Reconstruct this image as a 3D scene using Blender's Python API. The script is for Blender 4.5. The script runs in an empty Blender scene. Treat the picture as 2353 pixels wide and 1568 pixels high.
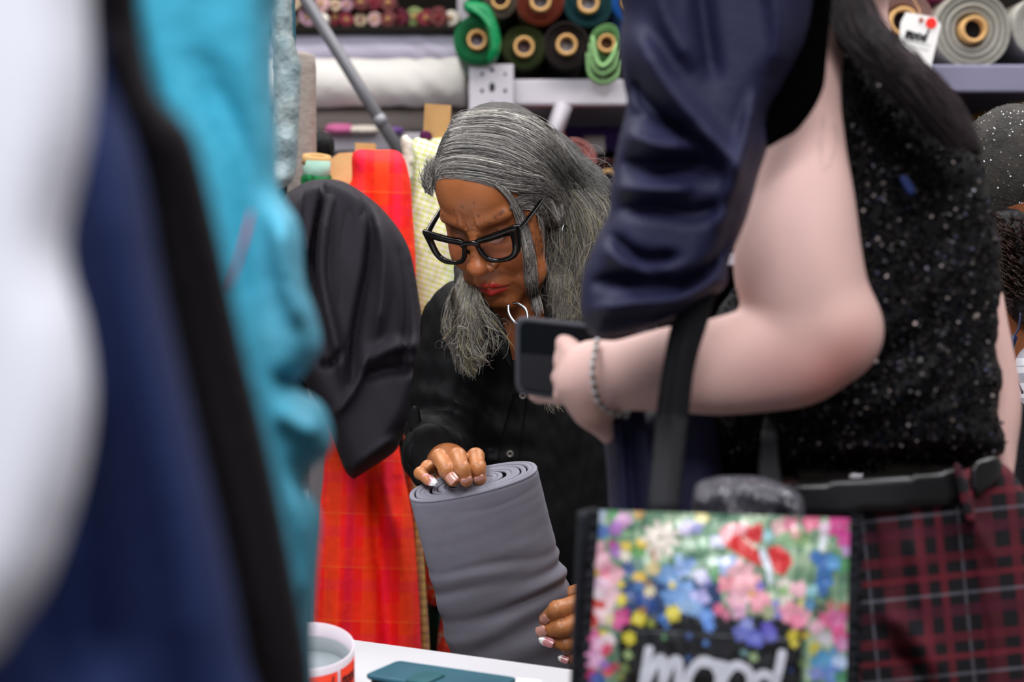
import bpy, bmesh, math, random
import numpy as np
from mathutils import Vector, Matrix
from mathutils.bvhtree import BVHTree
from mathutils.geometry import delaunay_2d_cdt

scene = bpy.context.scene
col = scene.collection
rng = np.random.default_rng(7)
random.seed(7)

# ---------------------------------------------------------------- camera
F = 4575.0; CX, CY = 1176.5, 784.0; TH = math.radians(1.95); CAMZ = 1.27
cam_data = bpy.data.cameras.new('camera')
cam_data.sensor_width = 36.0
cam_data.lens = 36.0 * F / 2353.0
cam_data.clip_start = 0.05
cam_data.dof.use_dof = True
cam_data.dof.focus_distance = 2.42
cam_data.dof.aperture_fstop = 5.0
cam = bpy.data.objects.new('camera', cam_data)
cam.location = (0, 0, CAMZ)
cam.rotation_euler = (math.pi / 2 - TH, 0, 0)
col.objects.link(cam)
scene.camera = cam

# ---------------------------------------------------------------- world, lights, exposure
world = bpy.data.worlds.new('shop_air')
scene.world = world
world.use_nodes = True
bg = world.node_tree.nodes['Background']
bg.inputs[0].default_value = (0.82, 0.86, 1.0, 1)
bg.inputs[1].default_value = 0.38


def area_light(name, loc, size, power, color=(1, 1, 1), target=None):
    l = bpy.data.lights.new(name, 'AREA')
    l.shape = 'RECTANGLE'; l.size = size[0]; l.size_y = size[1]
    l.energy = power; l.color = color
    o = bpy.data.objects.new(name, l)
    o.location = loc
    if target is not None:
        d = Vector(target) - Vector(loc)
        o.rotation_euler = d.to_track_quat('-Z', 'Y').to_euler()
    col.objects.link(o)
    return o


area_light('ceiling_lamp', (-0.9, 1.3, 3.05), (0.5, 2.2), 62, (0.93, 0.96, 1.0))
area_light('ceiling_lamp', (1.0, 2.0, 3.05), (0.4, 2.2), 44, (0.97, 0.97, 1.0))
area_light('ceiling_lamp', (-0.6, 3.9, 3.05), (2.4, 0.4), 50, (1.0, 0.97, 0.93))
area_light('ceiling_lamp', (1.4, 3.8, 3.05), (1.6, 0.4), 32, (1.0, 0.97, 0.93))
area_light('ceiling_lamp', (0.2, -0.6, 2.95), (2.0, 0.5), 62, (0.97, 0.98, 1.0), (0.1, 2.4, 1.0))

vs = scene.view_settings
vs.view_transform = 'Standard'
vs.look = 'None'
vs.exposure = 0.0
vs.gamma = 1.0
vs.use_curve_mapping = False

# ---------------------------------------------------------------- helpers
ct, st = math.cos(TH), math.sin(TH)


def P(px, py, d):
    """a place in the shop that the lens sees at a pixel, d metres ahead"""
    d = np.asarray(d, float)
    x = (np.asarray(px, float) - CX) / F * d
    u = -(np.asarray(py, float) - CY) / F * d
    y = d * ct + u * st
    z = CAMZ - d * st + u * ct
    return np.stack(np.broadcast_arrays(x, y, z), -1)


def V(px, py, d):
    return Vector(P(px, py, d).tolist())


def lin(c):
    if isinstance(c, str):
        c = [int(c[i:i + 2], 16) / 255 for i in (1, 3, 5)]
    return tuple((x / 12.92 if x <= 0.04045 else ((x + 0.055) / 1.055) ** 2.4) for x in c[:3])


def lin4(c):
    return lin(c) + (1.0,)


MATS = {}


def mat(name, color='#808080', rough=0.7, metal=0.0, bump=None, vcol=False, spec=0.22, mix=None,
        sheen=0.0, trans=0.0, coat=0.0, weave=None, sss=0.0, alpha=1.0, rnd=0.0):
    """procedural material; bump=(scale, strength); mix=(color2, noise scale, amount); weave=(threads per metre, strength)"""
    if name in MATS:
        return MATS[name]
    m = bpy.data.materials.new(name)
    m.use_nodes = True
    nt = m.node_tree; N = nt.nodes; Lk = nt.links
    b = N['Principled BSDF']
    b.inputs['Roughness'].default_value = rough
    b.inputs['Metallic'].default_value = metal
    b.inputs['Specular IOR Level'].default_value = spec
    b.inputs['Sheen Weight'].default_value = sheen * .12
    b.inputs['Transmission Weight'].default_value = trans
    b.inputs['Coat Weight'].default_value = coat
    b.inputs['Coat Roughness'].default_value = 0.08
    b.inputs['Alpha'].default_value = alpha
    if sss:
        b.inputs['Subsurface Weight'].default_value = sss
        b.inputs['Subsurface Radius'].default_value = (0.012, 0.005, 0.003)
        b.inputs['Subsurface Scale'].default_value = 0.6
    tc = N.new('ShaderNodeTexCoord')
    if vcol:
        a = N.new('ShaderNodeAttribute'); a.attribute_name = 'Col'
        out = a.outputs['Color']
    else:
        r = N.new('ShaderNodeRGB'); r.outputs[0].default_value = lin4(color)
        out = r.outputs[0]
    if mix:
        n = N.new('ShaderNodeTexNoise'); n.inputs['Scale'].default_value = mix[1]
        n.inputs['Detail'].default_value = 4
        Lk.new(tc.outputs['Object'], n.inputs['Vector'])
        mr = N.new('ShaderNodeMapRange')
        mr.inputs[1].default_value = 0.35; mr.inputs[2].default_value = 0.65
        mr.inputs[4].default_value = mix[2]
        Lk.new(n.outputs[0], mr.inputs[0])
        mx = N.new('ShaderNodeMix'); mx.data_type = 'RGBA'
        Lk.new(mr.outputs[0], mx.inputs[0]); Lk.new(out, mx.inputs[6])
        mx.inputs[7].default_value = lin4(mix[0])
        out = mx.outputs[2]
    if rnd:
        oi = N.new('ShaderNodeObjectInfo')
        hs = N.new('ShaderNodeHueSaturation')
        ma = N.new('ShaderNodeMapRange'); ma.inputs[3].default_value = 1 - rnd; ma.inputs[4].default_value = 1 + rnd
        Lk.new(oi.outputs['Random'], ma.inputs[0]); Lk.new(ma.outputs[0], hs.inputs['Value'])
        Lk.new(out, hs.inputs['Color']); out = hs.outputs[0]
    Lk.new(out, b.inputs['Base Color'])
    h = None
    if weave:
        sx = N.new('ShaderNodeSeparateXYZ')
        Lk.new(tc.outputs['UV'], sx.inputs[0])
        hs_ = []
        for k in range(2):
            mm = N.new('ShaderNodeMath'); mm.operation = 'MULTIPLY'; mm.inputs[1].default_value = weave[0] * 2 * math.pi
            Lk.new(sx.outputs[k], mm.inputs[0])
            s = N.new('ShaderNodeMath'); s.operation = 'SINE'; Lk.new(mm.outputs[0], s.inputs[0])
            hs_.append(s.outputs[0])
        ad = N.new('ShaderNodeMath'); ad.operation = 'ADD'
        Lk.new(hs_[0], ad.inputs[0]); Lk.new(hs_[1], ad.inputs[1])
        bp = N.new('ShaderNodeBump'); bp.inputs['Strength'].default_value = weave[1]
        bp.inputs['Distance'].default_value = 0.0006
        Lk.new(ad.outputs[0], bp.inputs['Height']); h = bp
    if bump:
        n = N.new('ShaderNodeTexNoise'); n.inputs['Scale'].default_value = bump[0]
        n.inputs['Detail'].default_value = 5; n.inputs['Roughness'].default_value = 0.6
        Lk.new(tc.outputs['Object'], n.inputs['Vector'])
        bp = N.new('ShaderNodeBump'); bp.inputs['Strength'].default_value = bump[1]
        bp.inputs['Distance'].default_value = 0.6 / bump[0]
        Lk.new(n.outputs[0], bp.inputs['Height'])
        if h: Lk.new(h.outputs[0], bp.inputs['Normal'])
        h = bp
    if h:
        Lk.new(h.outputs[0], b.inputs['Normal'])
    MATS[name] = m
    return m


def plaid(name, base, warp, weft, rough=0.8, sheen=0.1, noise=0.25):
    """woven check: warp and weft are (period in metres, [(start, end, colour, strength), ...]) across the cloth's own UV"""
    if name in MATS:
        return MATS[name]
    m = bpy.data.materials.new(name); m.use_nodes = True
    nt = m.node_tree; N = nt.nodes; Lk = nt.links
    b = N['Principled BSDF']; b.inputs['Roughness'].default_value = rough
    b.inputs['Sheen Weight'].default_value = sheen * .1
    b.inputs['Specular IOR Level'].default_value = 0.25
    tc = N.new('ShaderNodeTexCoord'); sx = N.new('ShaderNodeSeparateXYZ')
    Lk.new(tc.outputs['UV'], sx.inputs[0])
    r = N.new('ShaderNodeRGB'); r.outputs[0].default_value = lin4(base); out = r.outputs[0]
    for k, (per, bands) in enumerate((warp, weft)):
        dv = N.new('ShaderNodeMath'); dv.operation = 'MULTIPLY'; dv.inputs[1].default_value = 1 / per
        Lk.new(sx.outputs[k], dv.inputs[0])
        fr = N.new('ShaderNodeMath'); fr.operation = 'FRACT'; Lk.new(dv.outputs[0], fr.inputs[0])
        for (a0, a1, c, s) in bands:
            g = N.new('ShaderNodeMath'); g.operation = 'GREATER_THAN'; g.inputs[1].default_value = a0
            l = N.new('ShaderNodeMath'); l.operation = 'LESS_THAN'; l.inputs[1].default_value = a1
            Lk.new(fr.outputs[0], g.inputs[0]); Lk.new(fr.outputs[0], l.inputs[0])
            mu = N.new('ShaderNodeMath'); mu.operation = 'MULTIPLY'
            Lk.new(g.outputs[0], mu.inputs[0]); Lk.new(l.outputs[0], mu.inputs[1])
            m2 = N.new('ShaderNodeMath'); m2.operation = 'MULTIPLY'; m2.inputs[1].default_value = s
            Lk.new(mu.outputs[0], m2.inputs[0])
            mx = N.new('ShaderNodeMix'); mx.data_type = 'RGBA'
            Lk.new(m2.outputs[0], mx.inputs[0]); Lk.new(out, mx.inputs[6]); mx.inputs[7].default_value = lin4(c)
            out = mx.outputs[2]
    n = N.new('ShaderNodeTexNoise'); n.inputs['Scale'].default_value = 60; n.inputs['Detail'].default_value = 6
    Lk.new(tc.outputs['Object'], n.inputs['Vector'])
    hs = N.new('ShaderNodeHueSaturation')
    ma = N.new('ShaderNodeMapRange'); ma.inputs[3].default_value = 1 - noise; ma.inputs[4].default_value = 1 + noise
    Lk.new(n.outputs[0], ma.inputs[0]); Lk.new(ma.outputs[0], hs.inputs['Value']); Lk.new(out, hs.inputs['Color'])
    Lk.new(hs.outputs[0], b.inputs['Base Color'])
    bp = N.new('ShaderNodeBump'); bp.inputs['Strength'].default_value = 0.4; bp.inputs['Distance'].default_value = 0.004
    Lk.new(n.outputs[0], bp.inputs['Height']); Lk.new(bp.outputs[0], b.inputs['Normal'])
    MATS[name] = m
    return m


def link(name, me, m=None, parent=None, label=None, cat=None, group=None, kind=None, smooth=True):
    o = bpy.data.objects.new(name, me)
    col.objects.link(o)
    if m is not None and me is not None:
        me.materials.append(m)
    if me is not None and smooth:
        me.polygons.foreach_set('use_smooth', np.ones(len(me.polygons), bool))
    if parent is not None:
        o.parent = parent
    return tag(o, label, cat, group, kind)


def tag(o, label=None, cat=None, group=None, kind=None):
    if label: o['label'] = label
    if cat: o['category'] = cat
    if group: o['group'] = group
    if kind: o['kind'] = kind
    return o


def empty(name, loc, label=None, cat=None, group=None, kind=None):
    o = bpy.data.objects.new(name, None)
    o.location = loc; o.empty_display_size = 0.05
    col.objects.link(o)
    bpy.context.view_layer.update()
    return tag(o, label, cat, group, kind)


def localise(me, parent):
    """vertices were written in the room's frame; bring them to the parent's"""
    if parent is None:
        return
    off = Vector((0, 0, 0)); p = parent
    while p is not None:
        off += p.location; p = p.parent
    if off.length > 0:
        me.transform(Matrix.Translation(-off))


def mesh(name, verts, faces, m=None, parent=None, cols=None, uv=None, smooth=True, **kw):
    me = bpy.data.meshes.new(name)
    verts = np.asarray(verts, np.float32)
    if isinstance(faces, np.ndarray) and faces.ndim == 2:
        n, k = faces.shape
        me.vertices.add(len(verts)); me.vertices.foreach_set('co', verts.ravel())
        me.loops.add(n * k); me.loops.foreach_set('vertex_index', faces.ravel().astype(np.int32))
        me.polygons.add(n); me.polygons.foreach_set('loop_start', np.arange(0, n * k, k, dtype=np.int32))
        me.update(calc_edges=True)
    else:
        me.from_pydata(verts.tolist(), [], [list(f) for f in faces])
    if cols is not None:
        a = me.color_attributes.new('Col', 'FLOAT_COLOR', 'POINT')
        c = np.ones((len(verts), 4), np.float32); c[:, :3] = cols
        a.data.foreach_set('color', c.ravel())
    if uv is not None:
        li = np.empty(len(me.loops), np.int32); me.loops.foreach_get('vertex_index', li)
        l = me.uv_layers.new(name='UVMap'); l.data.foreach_set('uv', np.asarray(uv, np.float32)[li].ravel())
    localise(me, parent)
    me.validate()
    return link(name, me, m, parent, smooth=smooth, **kw)


def catmull(pts, n, closed=False):
    pts = np.asarray(pts, float)
    if closed:
        q = np.vstack([pts[-1], pts, pts[0], pts[1]]); segs = len(pts)
    else:
        q = np.vstack([2 * pts[0] - pts[1], pts, 2 * pts[-1] - pts[-2]]); segs = len(pts) - 1
    t = np.linspace(0, segs, n, endpoint=not closed)
    i = np.minimum(t.astype(int), segs - 1); f = (t - i)[:, None]
    p0, p1, p2, p3 = q[i], q[i + 1], q[i + 2], q[i + 3]
    return 0.5 * ((2 * p1) + (-p0 + p2) * f + (2 * p0 - 5 * p1 + 4 * p2 - p3) * f ** 2 + (-p0 + 3 * p1 - 3 * p2 + p3) * f ** 3)


def resample(poly, step, closed=True):
    p = np.asarray(poly, float)
    if closed: p = np.vstack([p, p[0]])
    s = np.r_[0, np.cumsum(np.linalg.norm(np.diff(p[:, :2], axis=0), axis=1))]
    n = max(4, int(s[-1] / step))
    t = np.linspace(0, s[-1], n, endpoint=not closed)
    return np.stack([np.interp(t, s, p[:, k]) for k in range(p.shape[1])], 1)


def seg_dist(pts, poly, closed=False):
    """distance from pts to polyline and arc parameter 0..1"""
    poly = np.asarray(poly, float)
    if closed: poly = np.vstack([poly, poly[0]])
    best = np.full(len(pts), 1e9); par = np.zeros(len(pts))
    L = np.r_[0, np.cumsum(np.linalg.norm(np.diff(poly, axis=0), axis=1))]; tot = max(L[-1], 1e-9)
    for i in range(len(poly) - 1):
        a, b = poly[i], poly[i + 1]; ab = b - a; l2 = (ab ** 2).sum() + 1e-12
        t = np.clip(((pts - a) @ ab) / l2, 0, 1)
        d = np.linalg.norm(pts - a - t[:, None] * ab, axis=1)
        m_ = d < best
        best[m_] = d[m_]; par[m_] = (L[i] + t[m_] * math.sqrt(l2)) / tot
    return best, par


def inside(pts, poly):
    x, y = pts[:, 0], pts[:, 1]; r = np.zeros(len(pts), bool)
    n = len(poly); j = n - 1
    for i in range(n):
        xi, yi = poly[i]; xj, yj = poly[j]
        c = ((yi > y) != (yj > y)) & (x < (xj - xi) * (y - yi) / (yj - yi + 1e-12) + xi)
        r ^= c; j = i
    return r


_W = np.random.default_rng(3)
_ND = _W.normal(size=(24, 3)); _NP = _W.uniform(0, 6.28, 24)


def wob(p, scale, seed=0, n=7):
    """smooth pseudo noise -1..1"""
    p = np.asarray(p, float); r = 0
    for i in range(n):
        k = (i + seed * 5) % 24
        d = _ND[k][:p.shape[-1]]
        r = r + np.sin(p @ d * scale * (0.6 + 0.25 * i) + _NP[k] + seed) / (1 + 0.35 * i)
    return r / 3.2


def fold_field(pts, folds):
    h = np.zeros(len(pts))
    for f in folds:
        poly, w, a = f[0], f[1], f[2]
        q = catmull(poly, 4 * len(poly)) if len(poly) > 2 else np.asarray(poly, float)
        d, t = seg_dist(pts, q)
        taper = np.clip(np.sin(np.clip(t, 0.0, 1) * math.pi) * 1.6 + 0.12, 0, 1)
        h += a * np.exp(-(d / w) ** 2) * taper
    return h


def pillow(name, outline, d, T, Tb=None, edge=60, step=14, folds=(), noise=None, m=None, parent=None,
           smooth_outline=True, uvrot=0.0, colfn=None, frill=0.0, ret=False, **kw):
    """a padded, double-sided body: outline in pixels, d = depth (number or function), T/Tb = front/back thickness"""
    if Tb is None: Tb = T
    o = np.asarray(outline, float)
    if smooth_outline: o = catmull(o, len(o) * 10, closed=True)
    o = resample(o, step)
    if frill:
        c = o.mean(0); s = np.arange(len(o))
        o = o + (o - c) / np.linalg.norm(o - c, axis=1)[:, None] * (frill * np.sin(s * 0.9) + frill * .6 * np.sin(s * 2.3 + 1))[:, None]
    lo, hi = o.min(0), o.max(0)
    gx, gy = np.meshgrid(np.arange(lo[0], hi[0], step), np.arange(lo[1], hi[1], step))
    g = np.stack([gx.ravel(), gy.ravel()], 1)
    g[:, 0] += (np.round((g[:, 1] - lo[1]) / step) % 2) * step * 0.5
    g = g[inside(g, o)]
    e, _ = seg_dist(g, o, True)
    g = g[e > step * 0.55]
    pts = np.vstack([o, g]); nb = len(o)
    vv, _, tri, _, _, _ = delaunay_2d_cdt([Vector(p) for p in pts], [(i, (i + 1) % nb) for i in range(nb)], [], 1, 1e-4)
    pts = np.array([(v.x, v.y) for v in vv]); tri = np.array([t for t in tri if len(t) == 3])
    e, _ = seg_dist(pts, o, True)
    s = np.clip(e / edge, 0, 1); prof = np.sqrt(np.clip(1 - (1 - s) ** 2, 0, 1))
    D = d(pts[:, 0], pts[:, 1]) if callable(d) else np.full(len(pts), float(d))
    h = fold_field(pts, folds)
    if noise is not None:
        for (amp, sc, sx, sy, sd) in noise:
            h = h + amp * wob(pts * np.array([sx, sy]), sc, sd)
    k = np.clip(e / (edge * 0.35 + 1e-6), 0, 1)
    front = P(pts[:, 0], pts[:, 1], D - T * prof - h * (0.25 + .75 * k))
    bd = e < 1e-3
    idx = np.arange(len(pts)) + len(pts)
    back = P(pts[:, 0], pts[:, 1], D + Tb * prof)
    # shared rim
    remap = np.arange(2 * len(pts)); remap[len(pts):][bd] = np.nonzero(bd)[0]
    a = np.cross(pts[tri[:, 1]] - pts[tri[:, 0]], pts[tri[:, 2]] - pts[tri[:, 0]])
    tri[a > 0] = tri[a > 0][:, ::-1]
    f2 = remap[tri[:, ::-1] + len(pts)]
    faces = np.vstack([tri, f2])
    verts = np.vstack([front, back])
    Dm = float(np.mean(D)); c, sn = math.cos(uvrot), math.sin(uvrot)
    q = pts / F * Dm; u = np.stack([q[:, 0] * c + q[:, 1] * sn, -q[:, 0] * sn + q[:, 1] * c], 1)
    used = np.unique(faces); nm = np.full(len(verts), -1); nm[used] = np.arange(len(used))
    cols = None
    if colfn is not None:
        cc = colfn(pts); cols = np.vstack([cc, cc])[used]
    ob = mesh(name, verts[used], nm[faces], m, parent, cols=cols, uv=np.vstack([u, u])[used], **kw)
    if ret: return ob, pts, front
    return ob


def tube(name, path, radii, m=None, parent=None, sides=10, closed=False, n=None, flat=1.0, up=None, cols=None, **kw):
    """swept round bar through world points"""
    path = np.asarray(path, float)
    radii = np.broadcast_to(np.asarray(radii, float), (len(path),)).copy()
    if n:
        pr = catmull(np.c_[path, radii], n, closed); path, radii = pr[:, :3], pr[:, 3]
    k = len(path)
    v, f = sweep(path, radii, sides, closed, flat, up)
    return mesh(name, v, f, m, parent, **kw)


def sweep(path, radii, sides=10, closed=False, flat=1.0, up=None):
    k = len(path)
    if closed:
        tg = np.roll(path, -1, 0) - np.roll(path, 1, 0)
    else:
        tg = np.gradient(path, axis=0)
    tg /= np.linalg.norm(tg, axis=1)[:, None] + 1e-12
    u0 = np.array(up if up is not None else (0, 0, 1.0), float)
    if up is None and abs(tg[0] @ u0) > 0.9: u0 = np.array((1.0, 0, 0))
    A = np.cross(tg, u0)
    if up is None:
        a = u0 - tg[0] * (u0 @ tg[0]); out = []
        for i in range(k):
            a = a - tg[i] * (a @ tg[i]); a /= np.linalg.norm(a) + 1e-12; out.append(a.copy())
        B = np.array(out); A = np.cross(tg, B)
    else:
        A /= np.linalg.norm(A, axis=1)[:, None] + 1e-12; B = np.cross(A, tg)
    th = np.linspace(0, 2 * math.pi, sides, endpoint=False)
    ring = A[:, None, :] * np.cos(th)[None, :, None] + B[:, None, :] * (np.sin(th) * flat)[None, :, None]
    v = (path[:, None, :] + ring * radii[:, None, None]).reshape(-1, 3)
    f = []
    for i in range(k if closed else k - 1):
        j = (i + 1) % k
        for s in range(sides):
            t = (s + 1) % sides
            f.append((i * sides + s, i * sides + t, j * sides + t, j * sides + s))
    if not closed:
        f.append(tuple(range(sides))[::-1]); f.append(tuple((k - 1) * sides + s for s in range(sides)))
    return v, f


def box(name, lo, hi, m, parent=None, bevel=0.0, rot=None, piv=None, **kw):
    lo, hi = np.array(lo, float), np.array(hi, float)
    bm = bmesh.new(); bmesh.ops.create_cube(bm, size=1.0)
    c = (lo + hi) / 2; s = hi - lo
    for v in bm.verts:
        v.co = Vector((v.co.x * s[0], v.co.y * s[1], v.co.z * s[2]))
    if bevel:
        bmesh.ops.bevel(bm, geom=bm.edges[:], offset=bevel, segments=2, affect='EDGES', profile=0.5)
    M = Matrix.Translation(c.tolist())
    if rot is not None: M = M @ rot.to_4x4()
    bm.transform(M)
    me = bpy.data.meshes.new(name); bm.to_mesh(me); bm.free()
    localise(me, parent)
    return link(name, me, m, parent, smooth=False, **kw)


def lathe(name, profile, base, axis, m, parent=None, sides=32, wobble=0.0, seed=0, cols=None, squash=(1, 1), **kw):
    """profile of (radius, height along axis)"""
    prof = np.asarray(profile, float); base = np.asarray(base, float)
    ax = np.asarray(axis, float); ax /= np.linalg.norm(ax)
    r = np.cross(ax, (0, 0, 1.0)) if abs(ax[2]) < 0.9 else np.cross(ax, (0, 1.0, 0))
    r /= np.linalg.norm(r); s = np.cross(ax, r)
    th = np.linspace(0, 2 * math.pi, sides, endpoint=False)
    v = []
    g = np.random.default_rng(seed)
    ph = g.uniform(0, 6.28, 6)
    for (rad, h) in prof:
        w = 1 + wobble * (np.sin(2 * th + ph[0]) * .5 + np.sin(3 * th + ph[1] + rad * 60) * .4 + np.sin(5 * th + ph[2] + rad * 90) * .3)
        hh = h + wobble * 0.03 * np.sin(3 * th + ph[3] + rad * 200)
        v.append(base + ax * hh[:, None] + r * (np.cos(th) * rad * w * squash[0])[:, None] + s * (np.sin(th) * rad * w * squash[1])[:, None])
    v = np.vstack(v); f = []
    for i in range(len(prof) - 1):
        for a in range(sides):
            b = (a + 1) % sides
            f.append((i * sides + a, i * sides + b, (i + 1) * sides + b, (i + 1) * sides + a))
    cc = None
    if cols is not None: cc = np.repeat(np.array([lin(c) for c in cols]), sides, 0)
    return mesh(name, v, f, m, parent, cols=cc, **kw)


# ---------------------------------------------------------------- smooth solids from distance fields
def ell(p, c, r, R=None):
    q = p - np.asarray(c)
    if R is not None: q = q @ R
    r = np.asarray(r, float)
    k0 = np.linalg.norm(q / r, axis=-1); k1 = np.linalg.norm(q / r ** 2, axis=-1)
    return k0 * (k0 - 1) / (k1 + 1e-9)


def cap(p, a, b, ra, rb=None):
    if rb is None: rb = ra
    a = np.asarray(a, float); b = np.asarray(b, float); ab = b - a
    t = np.clip(((p - a) @ ab) / (ab @ ab + 1e-12), 0, 1)
    return np.linalg.norm(p - a - t[:, None] * ab, axis=-1) - (ra + (rb - ra) * t)


def smin(a, b, k):
    h = np.clip(0.5 + 0.5 * (b - a) / k, 0, 1)
    return b + (a - b) * h - k * h * (1 - h)


def smax(a, b, k):
    return -smin(-a, -b, k)


def rope(p, pts, rs, n=10):
    q = catmull(np.c_[np.array(pts), np.array(rs)], n * (len(pts) - 1))
    d = None
    for i in range(len(q) - 1):
        c = cap(p, q[i, :3], q[i + 1, :3], q[i, 3], q[i + 1, 3])
        d = c if d is None else np.minimum(d, c)
    return d


def chain(p, pts, rs, k=0.004):
    d = None
    for i in range(len(pts) - 1):
        c = cap(p, pts[i], pts[i + 1], rs[i], rs[i + 1])
        d = c if d is None else smin(d, c, k)
    return d


def surface(f, lo, hi, h, B=8):
    """sparse surface nets"""
    lo = np.asarray(lo, float); n = np.ceil((np.asarray(hi) - lo) / (h * B)).astype(int)
    ii = np.stack(np.meshgrid(*[np.arange(k) for k in n], indexing='ij'), -1).reshape(-1, 3)
    c = lo + (ii + 0.5) * B * h
    keep = np.zeros(len(ii), bool)
    for s in range(0, len(c), 200000):
        keep[s:s + 200000] = np.abs(f(c[s:s + 200000])) < B * h * 1.15
    blocks = ii[keep]
    g1 = np.stack(np.meshgrid(*[np.arange(B + 1)] * 3, indexing='ij'), -1).reshape(-1, 3)
    cells = []; verts = []; edges = []
    corner = np.array([(a, b, c_) for a in (0, 1) for b in (0, 1) for c_ in (0, 1)])
    ed = [(i, j) for i in range(8) for j in range(i + 1, 8) if np.abs(corner[i] - corner[j]).sum() == 1]
    for s in range(0, len(blocks), 400):
        bl = blocks[s:s + 400]
        gi = bl[:, None, :] * B + g1[None]
        v = f((lo + gi.reshape(-1, 3) * h)).reshape(len(bl), B + 1, B + 1, B + 1)
        cv = np.stack([v[:, a:a + B, b:b + B, c_:c_ + B] for (a, b, c_) in corner], -1)
        sg = cv < 0
        act = sg.any(-1) & ~sg.all(-1)
        w = np.argwhere(act)
        if len(w) == 0: continue
        cvv = cv[act]; sgg = sg[act]
        acc = np.zeros((len(w), 3)); cnt = np.zeros(len(w))
        for (i, j) in ed:
            x = sgg[:, i] != sgg[:, j]
            t = cvv[x, i] / (cvv[x, i] - cvv[x, j])
            acc[x] += corner[i] + t[:, None] * (corner[j] - corner[i]); cnt[x] += 1
        ci = bl[w[:, 0]] * B + w[:, 1:]
        cells.append(ci); verts.append(lo + (ci + acc / cnt[:, None]) * h)
        for ax, j in ((0, 4), (1, 2), (2, 1)):
            x = sgg[:, 0] != sgg[:, j]
            edges.append((np.full(x.sum(), ax), ci[x], sgg[x, 0]))
    cells = np.vstack(cells); verts = np.vstack(verts)
    big = 1 << 16
    key = (cells[:, 0] * big + cells[:, 1]) * big + cells[:, 2]
    o = np.argsort(key); ks = key[o]
    faces = []
    for ax, ci, sg in edges:
        if len(ci) == 0: continue
        a = ax[0]; b, c_ = (a + 1) % 3, (a + 2) % 3
        quad = []; ok = np.ones(len(ci), bool)
        for (db, dc) in ((0, 0), (1, 0), (1, 1), (0, 1)):
            q = ci.copy(); q[:, b] -= db; q[:, c_] -= dc
            kk = (q[:, 0] * big + q[:, 1]) * big + q[:, 2]
            pos = np.minimum(np.searchsorted(ks, kk), len(ks) - 1)
            ok &= ks[pos] == kk
            quad.append(o[pos])
        q = np.stack(quad, 1)
        q[~sg] = q[~sg][:, ::-1]
        faces.append(q[ok])
    faces = np.vstack(faces)
    return verts, faces[:, ::-1]


def bvh_of(v, f):
    return BVHTree.FromPolygons([Vector(x) for x in np.asarray(v).tolist()], [list(map(int, q)) for q in f])


CAMP = Vector((0, 0, CAMZ))


def hit(bvh, px, py):
    d = V(px, py, 1.0) - CAMP; d.normalize()
    loc, nrm, i, dist = bvh.ray_cast(CAMP, d)
    return loc, nrm


def strands(name, guides, count, m, parent, w=0.0004, spread=None, frizz=0.004, seed=1, tint=None, segs=14, lift=0.0, bvh=None,
            jitter=0.0, cut=(0.75, 1.0), start=(0.0, 0.05), **kw):
    """hair: strands interpolated across a sheet of guide curves (each guide: world points, same count)"""
    g = np.random.default_rng(seed)
    G = np.array([catmull(q, 40) for q in guides])      # k x 40 x 3
    k = len(G)
    t = g.uniform(0, k - 1, count); i = np.minimum(t.astype(int), k - 2); fr = (t - i)[:, None, None]
    C = G[i] * (1 - fr) + G[i + 1] * fr                 # count x 40 x 3
    s0 = g.uniform(*start, count); s1 = g.uniform(*cut, count)
    par = s0[:, None] + (s1 - s0)[:, None] * np.linspace(0, 1, segs)[None]
    x = par * 39; xi = np.minimum(x.astype(int), 38); xf = (x - xi)[..., None]
    r = np.arange(count)[:, None]
    S = C[r, xi] * (1 - xf) + C[r, xi + 1] * xf
    # clump offsets and frizz
    off = g.normal(size=(count, 1, 3)) * jitter * np.linspace(0.25, 1, segs)[None, :, None]
    ph = g.uniform(0, 6.28, (count, 1, 3)); fq = g.uniform(3, 9, (count, 1, 3))
    fz = np.sin(par[..., None] * fq * 2 + ph) * frizz * g.uniform(0.2, 1, (count, 1, 1)) ** 2 * np.clip(par[..., None] * 1.5, 0.15, 1)
    S = S + off + fz
    if bvh is not None:
        for a in range(count):
            for b in range(segs):
                q = Vector(S[a, b]); d = q - CAMP; L = d.length
                loc, nrm, _, dist = bvh.ray_cast(CAMP, d / L)
                if loc is not None and abs(dist - L) < 0.17:
                    S[a, b] = np.array(CAMP + d / L * (dist - lift - 0.002 * ((a * 7919 % 97) / 97.0)))
    rad = w * g.uniform(0.6, 1.4, count)[:, None] * np.sin(np.clip(np.linspace(0.12, 0.97, segs), 0, 1) * math.pi)[None] ** 0.4
    tg = np.gradient(S, axis=1); tg /= np.linalg.norm(tg, axis=-1, keepdims=True) + 1e-9
    A = np.cross(tg, np.array([0.1, 1.0, 0.15])); A /= np.linalg.norm(A, axis=-1, keepdims=True) + 1e-9
    Bv = np.cross(A, tg)
    vs_ = []
    for q in range(3):
        th = q * 2 * math.pi / 3
        vs_.append(S + (A * math.cos(th) + Bv * math.sin(th)) * rad[..., None])
    Vt = np.stack(vs_, 2)                                # count, segs, 3, 3
    base = (np.arange(count)[:, None] * segs + np.arange(segs - 1)[None]) * 3
    F_ = []
    for q in range(3):
        t2 = (q + 1) % 3
        F_.append(np.stack([base + q, base + t2, base + 3 + t2, base + 3 + q], -1).reshape(-1, 4))
    cols = None
    if tint is not None:
        c = tint(g, count, S)
        if c.ndim == 2: c = np.repeat(c[:, None], segs, 1)
        cols = np.repeat(c.reshape(-1, 3), 3, 0)
    return mesh(name, Vt.reshape(-1, 3), np.vstack(F_), m, parent, cols=cols, **kw)
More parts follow.
